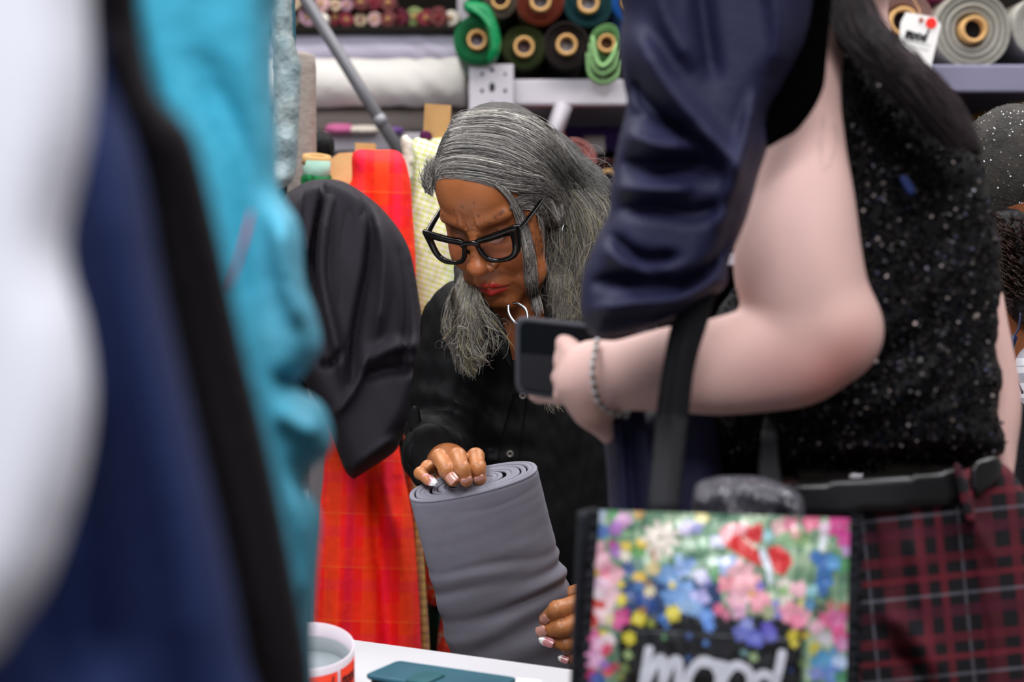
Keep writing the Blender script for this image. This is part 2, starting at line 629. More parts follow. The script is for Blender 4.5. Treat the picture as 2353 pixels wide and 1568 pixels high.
# ---------------------------------------------------------------- room
wallm = mat('wall_paint', '#8d8a88', 0.85, bump=(8, 0.1), mix=('#7c7977', 1.2, 0.5))
floorm = mat('floor_vinyl', '#5a544f', 0.5, mix=('#463f3a', 3, 0.8), bump=(30, 0.1))
ceilm = mat('ceiling_paint', '#c9c7c3', 0.9, bump=(12, 0.1))
box('floor', (-3.2, -2.2, -0.1), (3.2, 6.4, 0), floorm, kind='structure')
box('ceiling', (-3.2, -2.2, 3.2), (3.2, 6.4, 3.3), ceilm, kind='structure')
box('wall_back', (-3.2, 6.3, 0), (3.2, 6.4, 3.2), wallm, kind='structure')
box('wall_left', (-3.3, -2.2, 0), (-3.2, 6.4, 3.2), wallm, kind='structure')
box('wall_right', (3.2, -2.2, 0), (3.3, 6.4, 3.2), wallm, kind='structure')

white_metal = mat('painted_steel', '#b9b4bd', 0.45, mix=('#aaa5ae', 6, 0.5), bump=(60, 0.05))
grey_metal = mat('grey_steel', '#85858a', 0.4, metal=0.3, mix=('#77777b', 9, 0.5))
dark_back = mat('dark_backing', '#17130f', 0.9, bump=(10, 0.1))
tan_board = mat('cardboard', '#c9a06a', 0.85, mix=('#b98d58', 25, 0.6), bump=(80, 0.2))
hole_dark = mat('slot_shadow', '#1b1b20', 0.9)


def zat(py, d): return float(P(CX, py, d)[2])
def xat(px, d): return float(P(px, 700, d)[0])


# ---------------------------------------------------------------- shelving units
# left bay: board with small rolls, lengthwise white rolls below
D0 = 4.95
su = empty('shelving_unit', (xat(860, D0), D0, 0), 'white steel shelving bay holding long white fabric rolls and small bundles', 'shelf')
x0, x1 = xat(430, D0), xat(1070, D0)
def shelf_board(nm, py, d0, d1, xa, xb, th, parent, m=white_metal):
    z = zat(py, d0)
    return box(nm, (xa, d0, z - th), (xb, d1, z), m, parent, bevel=0.004)
shelf_board('shelf_board', 62, D0 + 0.02, 5.9, x0, x1, 0.014, su, dark_back)
shelf_board('shelf_board', 306, D0 + 0.02, 5.9, x0, x1, 0.045, su)
shelf_board('shelf_board', 760, D0 + 0.02, 5.9, x0, x1, 0.03, su)
shelf_board('shelf_board', 1150, D0 + 0.02, 5.9, x0, x1, 0.03, su)
box('back_panel', (x0, 5.9, 0.05), (x1, 5.93, 3.0), dark_back, su)
for xx in (x0, x1 - 0.03):
    box('upright', (xx, 5.3, 0), (xx + 0.03, 5.36, 2.9), white_metal, su, bevel=0.003)

# right-hand bay, with slotted upright and front beam
D1 = 4.62
xa, xb = xat(1076, D1), xat(1860, 4.6)
sb = empty('shelving_unit', (xat(1500, D1), D1, 0), 'grey steel shelving bay with slotted upright under the coloured roll ends', 'shelf')
z = zat(186, D1)
box('beam', (xat(1178, D1), D1 - 0.03, zat(246, D1)), (xb, D1 + 0.03, z), white_metal, sb, bevel=0.006)
box('shelf_board', (xa, D1 + 0.03, z - 0.03), (xb, 5.9, z - 0.004), white_metal, sb)
box('shelf_board', (xa, D1 + 0.03, zat(578, D1) - 0.03), (xb, 5.9, zat(578, D1)), white_metal, sb)
box('shelf_board', (xa, D1 + 0.03, zat(800, D1) - 0.03), (xb, 5.9, zat(800, D1)), white_metal, sb)
box('back_panel', (xa, 5.9, 0.05), (xb, 5.93, 3.0), dark_back, sb)
pl = box('upright', (xat(1078, 4.55), 4.545, 0.9), (xat(1180, 4.55), 4.56, zat(150, 4.55)), white_metal, sb, bevel=0.002)
box('upright', (xat(1700, 4.7), 4.72, 0.0), (xat(1740, 4.7), 4.76, 2.9), white_metal, sb, bevel=0.002)
for (px, py, w, h) in ((1131, 202, 13, 22), (1108, 172, 7, 8), (1161, 210, 8, 9), (1108, 210, 8, 9), (1131, 163, 9, 10), (1131, 246, 13, 22),
                       (1161, 172, 6, 7), (1131, 290, 13, 22), (1108, 262, 7, 8), (1161, 262, 7, 8)):
    c = P(px, py, 4.544)
    c[1] = 4.5442
    lathe('slot', [(0.0005, 0), (w / 2 / F * 4.55, 0), (w / 2 / F * 4.55, 0.004)], c, (0, 1, 0), hole_dark, sb, sides=14, squash=(1, h / w))
br = tube('bracket', [P(1262, 335, 4.55), P(1296, 240, 4.56)], [0.02, 0.02], white_metal, sb, sides=4)

# diagonal pole
dp = tube('diagonal_pole', [P(684, -60, 4.0), P(700, -5, 4.0), P(820, 190, 4.02), P(935, 375, 4.05)], [0.0125] * 4, grey_metal, None, 16,
          label='long grey metal pole slanting in front of the white rolls', cat='pole')
tube('joint_collar', [P(868, 268, 4.03), P(880, 287, 4.03)], [0.0145] * 2, grey_metal, dp, 16)

# ---------------------------------------------------------------- long white rolls lying on the left bay
def long_roll(py, r, color, label, d, xl, xr, seed, sag=0.0):
    t = empty('fabric_roll', tuple(P((xl + xr) / 2, py, d)), label, 'fabric roll')
    g = np.random.default_rng(seed)
    m = mat('cloth_' + label.replace(' ', '_')[:24], color, 0.75, sheen=0.1, bump=(14, 0.15))
    A, B_ = P(xl, py, d), P(xr, py, d)
    n = 60; th = np.linspace(0, 2 * math.pi, 40, endpoint=False)
    vv = []
    for i in range(n):
        s = i / (n - 1); c = A * (1 - s) + B_ * s
        wr = np.exp(-((s - 0.86) / 0.12) ** 2)
        rr = r * (1 + 0.02 * np.sin(9 * s + 2 * th + seed) + 0.05 * wr * np.sin(5 * th + s * 60) + 0.02 * np.sin(3 * th + 30 * s))
        vv.append(c + np.stack([0 * th, -np.cos(th) * rr, np.sin(th) * rr], 1))
    vv = np.vstack(vv); f = []
    for i in range(n - 1):
        for a in range(40):
            b = (a + 1) % 40; f.append((i * 40 + a, (i + 1) * 40 + a, (i + 1) * 40 + b, i * 40 + b))
    f.append(tuple(range(40))); f.append(tuple((n - 1) * 40 + a for a in range(40))[::-1])
    mesh('cloth', vv, f, m, t)
    lathe('core', [(0.012, 0), (0.022, 0), (0.022, 0.02), (0.012, 0.02), (0.012, 0)], B_ + np.array([0.0, 0, 0]), (1, 0, 0), tan_board, t, sides=20)
    return t
long_roll(106, 0.042, '#b9b4c8', 'long lavender-white fabric roll lying uppermost of the pale rolls', 5.02, 480, 1064, 1)
long_roll(190, 0.060, '#d3cfcc', 'long bright white fabric roll lying just under the lavender-white one', 4.98, 500, 1072, 2)
long_roll(276, 0.034, '#857c76', 'long grey-beige fabric roll in shade beneath the bright white roll', 5.04, 520, 1072, 3)

# ---------------------------------------------------------------- end-on rolls
def end_roll(px, py, d, r, core, color, color2, label, seed, layers=6, wob_=0.03, length=0.9, shift=(0, 0), flap=None, group=None, squash=(1, 1), rough=0.8, ins='#4b4a55', nsides=48):
    c = P(px, py, d)
    t = empty('fabric_roll', tuple(c), label, 'fabric roll', group)
    g = np.random.default_rng(seed)
    m = mat('roll_%s' % color[1:], color, rough, sheen=0.3, vcol=True, bump=(90, 0.5))
    prof = []; cc = []
    rs = np.linspace(core * 1.02, r, layers * 3 + 1)
    for i, rr in enumerate(rs):
        h = (0.012 if i % 3 == 1 else 0.0) + g.uniform(-0.004, 0.004) + 0.01 * (1 - i / len(rs))
        prof.append((rr, h)); cc.append(color2 if i % 3 == 1 else color)
    prof[0] = (core * 1.0, 0.03)
    prof += [(r * 1.02, 0.02), (r * 1.01, length * 0.5), (r, length), (0.01, length)]; cc += [color] * 4
    sx, sy = shift
    ob = lathe('cloth', prof, c, (0, 1, 0.02), m, t, sides=nsides, wobble=wob_, seed=seed, cols=cc, squash=squash)
    core = core * 0.93; ci = core * 0.74
    lathe('core', [(ci, 0.2), (ci, -0.012), (core, -0.014), (core, 0.2)], c, (0, 1, 0.02), tan_board, t, sides=28)
    lathe('core_lining', [(0.001, 0.018), (ci * 1.01, 0.018)], c, (0, 1, 0.02), mat('lining_' + ins[1:], ins, 0.9, mix=('#15131a', 60, 0.9)), t, sides=16)
    return t

k = 4.55
end_roll(1096, 92, 4.5, 0.052, 0.0235, '#07693a', '#065a34', 'emerald green roll end with a loose satin flap, leftmost of the coloured rolls', 11, wob_=0.05, squash=(1.0, 1.1), ins='#7d7f93', rough=0.45)
end_roll(1204, 108, 4.56, 0.050, 0.025, '#2b3512', '#1c240a', 'dark olive roll end between the emerald and the brown rolls', 12, ins='#6b6067')
end_roll(1302, 103, 4.54, 0.052, 0.0255, '#1d1513', '#120d0b', 'dark brown roll end resting on the beam beside the light green roll', 13, ins='#8b8f9a')
gl = end_roll(1394, 100, 4.52, 0.040, 0.0215, '#5d8753', '#416838', 'light green roll end with its layers sagging below the core', 14, wob_=0.05, squash=(0.95, 1.1), ins='#69513f')
end_roll(1242, 2, 4.60, 0.055, 0.026, '#66240f', '#481708', 'rust red roll end lying above the olive and brown rolls', 15, ins='#6a6a78')
end_roll(1352, 6, 4.60, 0.055, 0.0262, '#07363a', '#042426', 'dark teal roll end above the light green roll', 16, ins='#8d93a3')
end_roll(1150, 0, 4.68, 0.040, 0.023, '#5b5148', '#463d36', 'grey-brown roll end above the emerald green roll', 17, ins='#3a3430')
end_roll(1450, 4, 4.64, 0.044, 0.0235, '#1759a8', '#0f4080', 'bright blue roll end at the top by the navy sleeve', 18, ins='#a86a5a')
end_roll(1150, -120, 4.66, 0.055, 0.025, '#274a3a', '#1b372a', 'deep green roll end in the row above the frame', 19)
end_roll(1260, -130, 4.66, 0.055, 0.025, '#6c5a50', '#50423a', 'brown roll end in the row above the frame', 20)
end_roll(1370, -125, 4.66, 0.055, 0.025, '#30345a', '#232748', 'indigo roll end in the row above the frame', 21)
# loose satin flap of the emerald roll and the sagging tongue of the light green one
em = mat('emerald_satin', '#077343', 0.3, bump=(30, 0.2))
fl = pillow('loose_flap', [(1068, 4), (1098, 2), (1126, 16), (1142, 50), (1152, 95), (1146, 130), (1126, 150), (1118, 140), (1122, 110), (1120, 80), (1112, 58), (1098, 40), (1080, 34), (1066, 24)],
            4.49, 0.02, 0.01, edge=14, step=5, folds=[([(1080, 20), (1118, 50), (1135, 100), (1130, 140)], 7, 0.012), ([(1100, 20), (1130, 60), (1145, 110)], 5, -0.008)], m=em)
tag(fl, 'loose emerald satin flap curling over the green roll', 'cloth')
lg = mat('light_green_felt', '#7fa870', 0.85, sheen=0.3, bump=(80, 0.5))
for i, (w, y0, dp_) in enumerate(((44, 196, 4.50), (38, 176, 4.485), (32, 158, 4.47))):
    o_ = pillow('layer', [(1390 - w, y0 - 70), (1390 - w + 6, y0 - 20), (1390 - 8, y0), (1390 + w - 14, y0 - 16), (1390 + w, y0 - 60), (1390 + w - 8, y0 - 56), (1390 + w - 22, y0 - 26), (1390 - 6, y0 - 12), (1390 - w + 16, y0 - 30), (1390 - w + 8, y0 - 72)],
               dp_, 0.012, 0.01, edge=7, step=4, m=lg, parent=None)
    o_.data.transform(Matrix.Translation(-gl.location)); o_.parent = gl

# right-hand grey tweed rolls
end_roll(2236, 68, 4.20, 0.080, 0.030, '#97948b', '#6c6a60', 'thick grey tweed roll end right of the white price tag', 31, layers=4, wob_=0.02, ins='#141013')
end_roll(2398, 60, 4.22, 0.064, 0.027, '#a3a19b', '#7b7972', 'thick grey tweed roll end cut by the right edge of the picture', 32, layers=4, wob_=0.02, ins='#9a6a40')
end_roll(2074, 50, 4.24, 0.064, 0.033, '#8f6e68', '#6b4f4a', 'dusty rose boucle roll end behind the white price tag', 33, layers=4, ins='#1b1715')
end_roll(2165, -55, 4.25, 0.046, 0.024, '#d1579b', '#a53c76', 'hot pink roll end at the top between rose and grey rolls', 34, layers=4)
end_roll(2310, -85, 4.26, 0.050, 0.026, '#b5a29a', '#917e76', 'pale beige roll end above the grey tweed rolls', 35, layers=4)
end_roll(1990, -62, 4.26, 0.046, 0.024, '#c77aa0', '#a05a7c', 'soft pink roll end above the dusty rose roll', 36, layers=4)
DR = 4.12
sr = empty('display_shelf', (xat(2300, DR), DR, 0), 'lavender-grey shelf edge carrying the grey tweed rolls at right', 'shelf')
shf = mat('lavender_laminate', '#75738a', 0.5, mix=('#7c7a90', 5, 0.5))
box('shelf_board', (xat(1960, DR), DR + 0.02, zat(165, DR)), (xat(2700, DR), 5.2, zat(148, DR)), shf, sr)
box('front_lip', (xat(1960, DR), DR - 0.01, zat(214, DR)), (xat(2700, DR), DR + 0.02, zat(152, DR)), shf, sr, bevel=0.004)
box('upright', (xat(2640, DR), DR + 0.03, 0), (xat(2670, DR), DR + 0.06, 2.6), white_metal, sr)
box('upright', (xat(1965, DR), DR + 0.03, 0), (xat(1990, DR), DR + 0.06, 2.6), white_metal, sr)
box('back_panel', (xat(1960, DR), 5.2, 0.6), (xat(2700, DR), 5.22, 2.4), dark_back, sr)
end_roll(2375, 284, 4.3, 0.050, 0.02, '#d9a514', '#b98a0c', 'bright yellow roll end low at the right edge above the glitter cap', 37, layers=4)
box('shelf_board', (xat(1960, DR), DR + 0.05, zat(345, 4.2) - 0.02), (xat(2700, DR), 5.2, zat(345, 4.2)), shf, sr)

# purple, white and maroon goods under the beam
pu = long_roll(318, 0.030, '#4c3a78', 'purple fabric roll lying under the beam behind the grey hair', 4.95, 1295, 1475, 5)
bx = box('carton', tuple(P(1342, 352, 4.85)), tuple(P(1390, 312, 4.85) + np.array([0, 0.15, 0])), mat('white_card', '#b7b0ad', 0.8, bump=(40, 0.1)), None, bevel=0.002)
tag(bx, 'small off-white carton in front of the purple roll', 'box')
end_roll(1398, 414, 4.5, 0.048, 0.026, '#3c1519', '#2a0d10', 'dark maroon roll end with a tan core beside the grey hair', 41, ins='#31202a')
end_roll(1320, 372, 4.55, 0.052, 0.02, '#b0706c', '#8e5450', 'dusty pink roll end half hidden behind the grey hair', 42, ins='#5a3030')
end_roll(1262, 330, 4.56, 0.040, 0.02, '#cf5a4a', '#a84236', 'coral roll end peeping over the top of the grey hair', 43, ins='#5a3030')
end_roll(1420, 520, 4.6, 0.05, 0.02, '#4a2024', '#33161a', 'dark wine roll end low behind the grey hair', 44)
end_roll(1300, 470, 4.6, 0.05, 0.02, '#5b3a3a', '#452a2a', 'brown-red roll end low behind the woman', 45)

# small mixed bundles on the top left board: every one its own roll
g = np.random.default_rng(5)
pal = ['#c9b49a', '#a84d52', '#e2dccf', '#caa24e', '#7a2e3a', '#e9e4dc', '#b98a5a', '#5a2030', '#8c7b8f', '#d9d2c6', '#6b3a3a', '#7d8a5a', '#b08a9a', '#3a2530', '#c4a0a0', '#efe9e0']
xs = 646; i = 0; prv = ['', '']
proto = {}
nm_col = {'#c9b49a': 'sand', '#a84d52': 'brick red', '#e2dccf': 'cream', '#caa24e': 'mustard', '#7a2e3a': 'wine', '#e9e4dc': 'off-white', '#b98a5a': 'caramel', '#5a2030': 'plum',
          '#8c7b8f': 'mauve', '#d9d2c6': 'bone', '#6b3a3a': 'brown-red', '#7d8a5a': 'moss', '#b08a9a': 'old rose', '#3a2530': 'blackish plum', '#c4a0a0': 'blush', '#efe9e0': 'milk white'}
grp = 'small fabric bundles along the top left board'
while xs < 1050:
    for row in range(2 if xs < 900 else 1):
        r = g.uniform(14, 24); c = pal[int(g.integers(len(pal)))]
        if row == 0: py = 62 - r
        else: py = 62 - 36 - r + g.uniform(-4, 3)
        if xs > 820 and g.random() < .5: c = ['#5a2030', '#6b3a3a', '#8c7b8f', '#3a2530', '#7a2e3a'][int(g.integers(5))]
        d = 5.0 + g.uniform(0, .1)
        t = empty('cloth_bundle', tuple(P(xs, py, d)), 'small %s bundle right of a %s one, %s row, top left board' % (nm_col[c], nm_col.get(prv[row], 'edge'), ('lower', 'upper')[row]), 'fabric bundle', grp); prv[row] = c
        mm = mat('bundle_' + c[1:], c, 0.85, sheen=0.2, bump=(60, 0.6))
        rr = r / F * d
        lathe('cloth', [(0.001, 0.004), (rr * .3, -0.004), (rr * .6, 0.004), (rr * .8, -0.003), (rr * .97, 0.004), (rr, 0.02), (rr, 0.3), (0.001, 0.3)], P(xs, py, d), (0, 1, 0), mm, t, sides=20, wobble=0.1, seed=i)
        lathe('core', [(rr * .12, 0.01), (rr * .12, -0.008), (rr * .26, -0.008), (rr * .26, 0.01)], P(xs, py, d), (0, 1, 0), tan_board if i % 3 else mat('bundle_core', '#8a3238', 0.8, bump=(50, .1)), t, sides=12)
        i += 1
    xs += g.uniform(24, 34)
# bits lying on the lower left board
for (px, py, w, h, c, l) in ((780, 296, 26, 10, '#b05a86', 'folded pink cloth remnant on the shelf below the pale rolls'), (835, 298, 30, 8, '#c9bfb5', 'folded cream cloth remnant on the shelf below the pale rolls'),
                             (902, 300, 20, 7, '#6a4a8a', 'folded violet cloth remnant on the shelf by the pole')):
    t = pillow('cloth_remnant', [(px - w, py - h), (px + w, py - h), (px + w + 3, py + h), (px - w - 3, py + h)], 4.93, 0.03, 0.03, edge=8, step=5, noise=[(0.006, 0.1, 1, 1, 2)],
               m=mat('remnant_' + c[1:], c, 0.85, sheen=.2, bump=(50, .4)))
    tag(t, l, 'cloth')

# price tag hanging from the rose roll
tg = empty('price_tag', tuple(P(2110, 95, 4.0)), 'white hanging price tag with a red dot and black handwritten word', 'tag')
cardm = mat('tag_card', '#e4e2e0', 0.6, bump=(100, 0.05))
def flat_poly(name, pts, d, th, m, parent=None, slant=0.0, **kw):
    """flat card cut to an outline, d may vary along x by slant"""
    n = len(pts); a = P([p[0] for p in pts], [p[1] for p in pts], [d + slant * (p[0] - pts[0][0]) for p in pts]); b = a + np.array([0, th, 0])
    f = [tuple(range(n))[::-1], tuple(range(n, 2 * n))] + [(i, (i + 1) % n, n + (i + 1) % n, n + i) for i in range(n)]
    return mesh(name, np.vstack([a, b]), f, m, parent, smooth=False, **kw)
flat_poly('card', [(2082, 28), (2150, 40), (2162, 58), (2136, 166), (2100, 150), (2064, 104), (2070, 50)], 4.0, 0.0012, cardm, tg)
redm = mat('red_sticker', '#e0281c', 0.5, bump=(60, .02))
def disc(name, px, py, r, d, m, parent, th=0.001, n=20):
    flat_poly(name, [(px + r * math.cos(a), py + r * math.sin(a)) for a in np.linspace(0, 2 * math.pi, n, endpoint=False)], d, th, m, parent)
disc('dot_sticker', 2140, 53, 13, 3.998, redm, tg)
disc('eyelet', 2117, 46, 6, 3.998, mat('eyelet_tan', '#9a5a48', 0.6), tg)
inkm = mat('black_ink', '#141416', 0.6)


def stroke(name, pts, w, d, m, parent=None, smooth=True, th=0.0006):
    """painted line of lettering as a thin raised band; pts in pixels"""
    q = catmull(pts, max(2, 6 * len(pts))) if smooth and len(pts) > 2 else np.asarray(pts, float)
    t = np.gradient(q, axis=0); t /= np.linalg.norm(t, axis=1)[:, None] + 1e-9
    n = np.stack([-t[:, 1], t[:, 0]], 1)
    q = np.vstack([q[:1] - t[:1] * w * .3, q, q[-1:] + t[-1:] * w * .3]); n = np.vstack([n[:1], n, n[-1:]])
    ww = np.full(len(q), w / 2.0); ww[0] = ww[-1] = w * 0.3
    L, R_ = q + n * ww[:, None], q - n * ww[:, None]
    k = len(q)
    dd = d if callable(d) else (lambda x, y: d)
    a = P(L[:, 0], L[:, 1], dd(L[:, 0], L[:, 1])); b = P(R_[:, 0], R_[:, 1], dd(R_[:, 0], R_[:, 1]))
    f = [(i, i + 1, k + i + 1, k + i) for i in range(k - 1)]
    return a, b, f


def word(name, strokes_, w, d, m, parent, **kw):
    v, f, o = [], [], 0
    for s in strokes_:
        a, b, ff = stroke('s', s, w, d, m)
        v += [a, b]; f += [tuple(x + o for x in q) for q in ff]; o += 2 * len(a)
    return mesh(name, np.vstack(v), f, m, parent, smooth=False, **kw)


# the handwritten word, letters m o o d drawn in a unit box (x right 0..4.2, y down 0..1)
MOOD = [[(0.0, .15), (-.03, 1.0)], [(0.0, .55), (.22, .22), (.38, .35), (.36, .98)], [(.38, .5), (.62, .2), (.8, .38), (.8, 1.0)],
        [(1.5, .38), (1.2, .3), (1.02, .7), (1.22, 1.0), (1.5, .8), (1.58, .45), (1.45, .34)],
        [(1.5, .36), (1.75, .42), (2.0, .5)],
        [(2.35, .36), (2.05, .3), (1.88, .68), (2.05, .98), (2.35, .85), (2.48, .5), (2.33, .34)],
        [(3.3, .45), (3.0, .36), (2.8, .7), (2.95, 1.0), (3.2, .85), (3.38, .4)], [(3.5, -.35), (3.4, .3), (3.34, 1.0)]]
def mood(x, y, sx, sy, shear=0.0, rot=0.0):
    out = []
    for s in MOOD:
        q = [(a * sx - b * shear, b * sy) for a, b in s]
        c, n = math.cos(rot), math.sin(rot)
        out.append([(x + a * c - b * n, y + a * n + b * c) for a, b in q])
    return out
word('lettering', mood(2086, 68, 13.5, 20, 2, 0.16), 5.0, 3.9985, inkm, tg)
for (a, b) in (((2080, 92), (2138, 105)), ((2078, 104), (2134, 116))):
    word('printed_line', [[a, b]], 1.6, 3.9985, mat('grey_ink', '#8a8a8c', .7), tg)
tube('string', [P(2117, 46, 3.997), P(2112, 20, 4.03), P(2100, 0, 4.1), P(2085, -20, 4.17)], [0.0008] * 4, tan_board, tg, 5)

# ---------------------------------------------------------------- standing goods behind the woman
m_or = plaid('red_orange_check', '#ff1a12', (0.060, [(0.0, 0.34, '#ff3c0c', .9), (.34, .40, '#ff4a20', .5), (.52, .74, '#fb1c40', .75), (.74, .80, '#ff2c2c', .6)]), (0.085, [(0.0, 0.32, '#ff3a10', .45), (.34, .38, '#ff6a20', .35), (.6, .80, '#f41838', .4)]), noise=0.1)
t = pillow('fabric_bolt', [(812, 350), (865, 345), (918, 350), (938, 395), (947, 470), (955, 700), (915, 980), (948, 1200), (968, 1500), (968, 1800), (705, 1800), (718, 1450), (724, 1250), (745, 1030), (700, 800), (690, 500), (760, 440), (806, 420)],
           3.15, 0.06, 0.07, edge=60, step=13, m=m_or, uvrot=0.03,
           folds=[([(845, 1060), (870, 1250), (895, 1500), (900, 1700)], 16, -0.035), ([(800, 1020), (790, 1200), (770, 1500), (760, 1700)], 22, 0.02), ([(880, 1100), (925, 1300), (940, 1600)], 18, 0.02),
                  ([(760, 1080), (745, 1300), (740, 1600)], 12, -0.015), ([(850, 350), (845, 420), (860, 500)], 10, -0.01), ([(900, 1000), (915, 1200)], 8, -0.012)])
tag(t, 'tall bolt draped in fluorescent red-orange checked cloth behind the black cloth', 'fabric bolt')
cl = mat('black_poplin', '#29252c', 0.75, sheen=0.0, bump=(300, 0.12), spec=0.2)
blk = pillow('draped_cloth', [(690, 425), (735, 412), (790, 418), (850, 455), (900, 505), (935, 560), (952, 620), (968, 720), (983, 810), (975, 880), (950, 960), (925, 1005), (905, 1040), (850, 1078), (822, 1096), (814, 1102), (806, 1098), (790, 1076), (764, 1005), (755, 985), (700, 880), (640, 800), (600, 600), (640, 470)],
             2.98, 0.085, 0.03, edge=46, step=8, m=cl, noise=[(0.004, 0.02, 1, .5, 4)],
             folds=[([(765, 430), (745, 520), (740, 640), (765, 760), (800, 900)], 14, 0.035), ([(740, 440), (722, 520), (718, 620), (735, 720)], 10, -0.03),
                    ([(800, 440), (850, 500), (850, 600), (830, 700), (815, 790), (805, 900)], 11, -0.03), ([(850, 470), (880, 560), (880, 660), (865, 780)], 13, 0.025),
                    ([(900, 520), (925, 620), (935, 740), (925, 860)], 12, -0.025), ([(840, 830), (900, 800), (965, 790)], 16, 0.025), ([(830, 870), (900, 850), (965, 850)], 12, -0.02),
                    ([(760, 960), (790, 930), (830, 860), (842, 800)], 9, 0.02), ([(790, 800), (760, 840), (735, 830)], 8, -.02),
                    ([(700, 560), (715, 640), (710, 760)], 9, -.02), ([(820, 1070), (870, 1030), (920, 1000)], 8, .01)])
tag(blk, 'black poplin cloth draped over the red-orange checked bolt', 'cloth')
fp = pillow('fold_panel', [(742, 425), (790, 425), (838, 470), (828, 600), (812, 760), (806, 900), (790, 885), (735, 800), (722, 700), (735, 560)], 2.925, 0.03, 0.02, edge=20, step=8, m=cl, parent=None,
       folds=[([(760, 440), (752, 600), (760, 760)], 12, 0.012), ([(800, 480), (795, 620), (790, 780)], 9, -0.01)])
fp.parent = blk
bt = pillow('collar_flap', [(700, 440), (735, 430), (725, 500), (712, 580), (698, 575), (690, 500)], 2.90, 0.02, 0.01, edge=12, step=6, m=cl)
bt.parent = blk

lime = plaid('lime_tweed', '#d9dcc4', (0.011, [(0.0, .25, '#d6e84a', .75), (.5, .7, '#f0f0e4', .7)]), (0.009, [(0.0, .3, '#cfe32e', .6), (.45, .7, '#ffffff', .5), (.8, .95, '#a9a99c', .4)]), noise=0.55)
t = pillow('fabric_bolt', [(945, 325), (1000, 318), (1050, 318), (1060, 420), (1055, 560), (1050, 640), (1048, 800), (1060, 1400), (1060, 2320), (960, 2320), (955, 1400), (958, 820), (950, 700), (945, 520), (938, 420)],
           3.4, 0.035, 0.04, edge=30, step=14, m=lime, uvrot=0.35, folds=[([(960, 340), (965, 500), (975, 700)], 9, .008)])
tag(t, 'upright bolt wrapped in lime and white tweed beside her forehead', 'fabric bolt')
t = box('bolt_board', (0, 0, 0), (1, 1, 1), tan_board)
bpy.data.objects.remove(t)
bb = flat_poly('bolt_board', [(976, 238), (1036, 242), (1030, 340), (1022, 420), (1022, 2320), (968, 2320), (968, 420), (972, 320)], 3.42, 0.03, tan_board, slant=-0.0006, label='tan wooden board end standing up behind the lime tweed bolt', cat='board')
t = pillow('cloth_scrap', [(968, 302), (990, 305), (990, 326), (966, 326)], 3.40, 0.01, 0.01, edge=6, step=4, m=mat('plum_cloth', '#4a0f3c', .8, bump=(60, .3)))
tag(t, 'small plum purple scrap at the foot of the tan board', 'cloth')
t = pillow('fringed_cloth', [(922, 318), (945, 318), (950, 360), (945, 420), (930, 425), (912, 400), (925, 370)], 3.36, 0.02, 0.01, edge=10, step=5, frill=2.5, m=mat('cream_cloth', '#d8d2c2', .9, sheen=.3, bump=(90, .8)))
tag(t, 'frayed cream cloth edge between the orange check and the lime tweed', 'cloth')
am = pillow('fabric_bolt', [(1018, 600), (1075, 590), (1080, 700), (1085, 2250), (1020, 2250), (1012, 680)], 3.58, 0.03, 0.03, edge=16, step=8, m=mat('amber_cloth', '#c9760c', .5, sheen=.2, bump=(50, .4)), folds=[([(1040, 600), (1045, 740)], 6, .008)])
tag(am, 'amber orange bolt glimpsed under her glasses at left', 'fabric bolt')

t = empty('ribbon_reel', tuple(P(727, 395, 3.12)), 'mint reel with green lace and a tan core standing on the left', 'reel')
lathe('core', [(0.001, 0), (0.011, 0), (0.0225, 0.0), (0.0225, 0.014), (0.012, 0.014), (0.012, 0.0)], P(727, 378, 3.12), (0.1, -.25, 1), tan_board, t, sides=24)
lathe('cylinder_wall', [(0.001, 0), (0.0215, 0), (0.0215, 0.03), (0.001, 0.03)], P(727, 412, 3.12), (0.05, -.1, 1), mat('mint_card', '#9fc2b0', .7, bump=(40, .1)), t, sides=24)
lathe('lace', [(0.021, -0.03), (0.0245, -0.03), (0.0245, 0.0), (0.0238, 0.006), (0.021, .006)], P(727, 412, 3.12), (0.05, -.1, 1), mat('green_lace', '#0d8a45', .6, bump=(200, 1.0), mix=('#04351b', 220, .9)), t, sides=30, wobble=.05)
flat_poly('bolt_board', [(756, 368), (778, 352), (810, 350), (808, 420), (808, 2450), (762, 2450), (756, 400)], 3.25, 0.02, mat('pale_card', '#d8b77f', .85, mix=('#caa56c', 20, .6), bump=(60, .2)), label='pale cardboard bolt end beside the green lace reel', cat='board')
flat_poly('bolt_board', [(816, 328), (862, 330), (862, 2380), (816, 2380)], 3.3, 0.03, tan_board, label='tan cardboard bolt end just above the orange check', cat='board')
t = pillow('cloth_bundle', [(706, 335), (716, 310), (740, 304), (765, 318), (768, 350), (755, 362), (715, 362)], 3.4, 0.03, 0.03, edge=16, step=6, m=mat('black_mesh', '#0d0c0f', .7, bump=(60, 1)), noise=[(.005, .15, 1, 1, 3)])
tag(t, 'black crumpled bundle above the green lace reel', 'fabric bundle')
t = box('display_stand', tuple(P(712, 2333, 3.40) * np.array([1, 1, 0])), tuple(P(758, 362, 3.46)), grey_metal, None, bevel=.003)
tag(t, 'narrow grey stand behind the black cloth carrying the black bundle', 'stand')
t = lathe('fabric_roll', [(0.001, 0.3), (0.012, .305), (0.022, .3), (0.024, 0.28), (0.024, 0)], P(694, 560, 3.2), (0.0, 0, 1), mat('taupe_cloth', '#8d837c', .85, sheen=.2, bump=(60, .6)), None, sides=24, wobble=.06)
tag(t, 'upright taupe roll end between the teal cloth and the pale rolls', 'fabric roll')
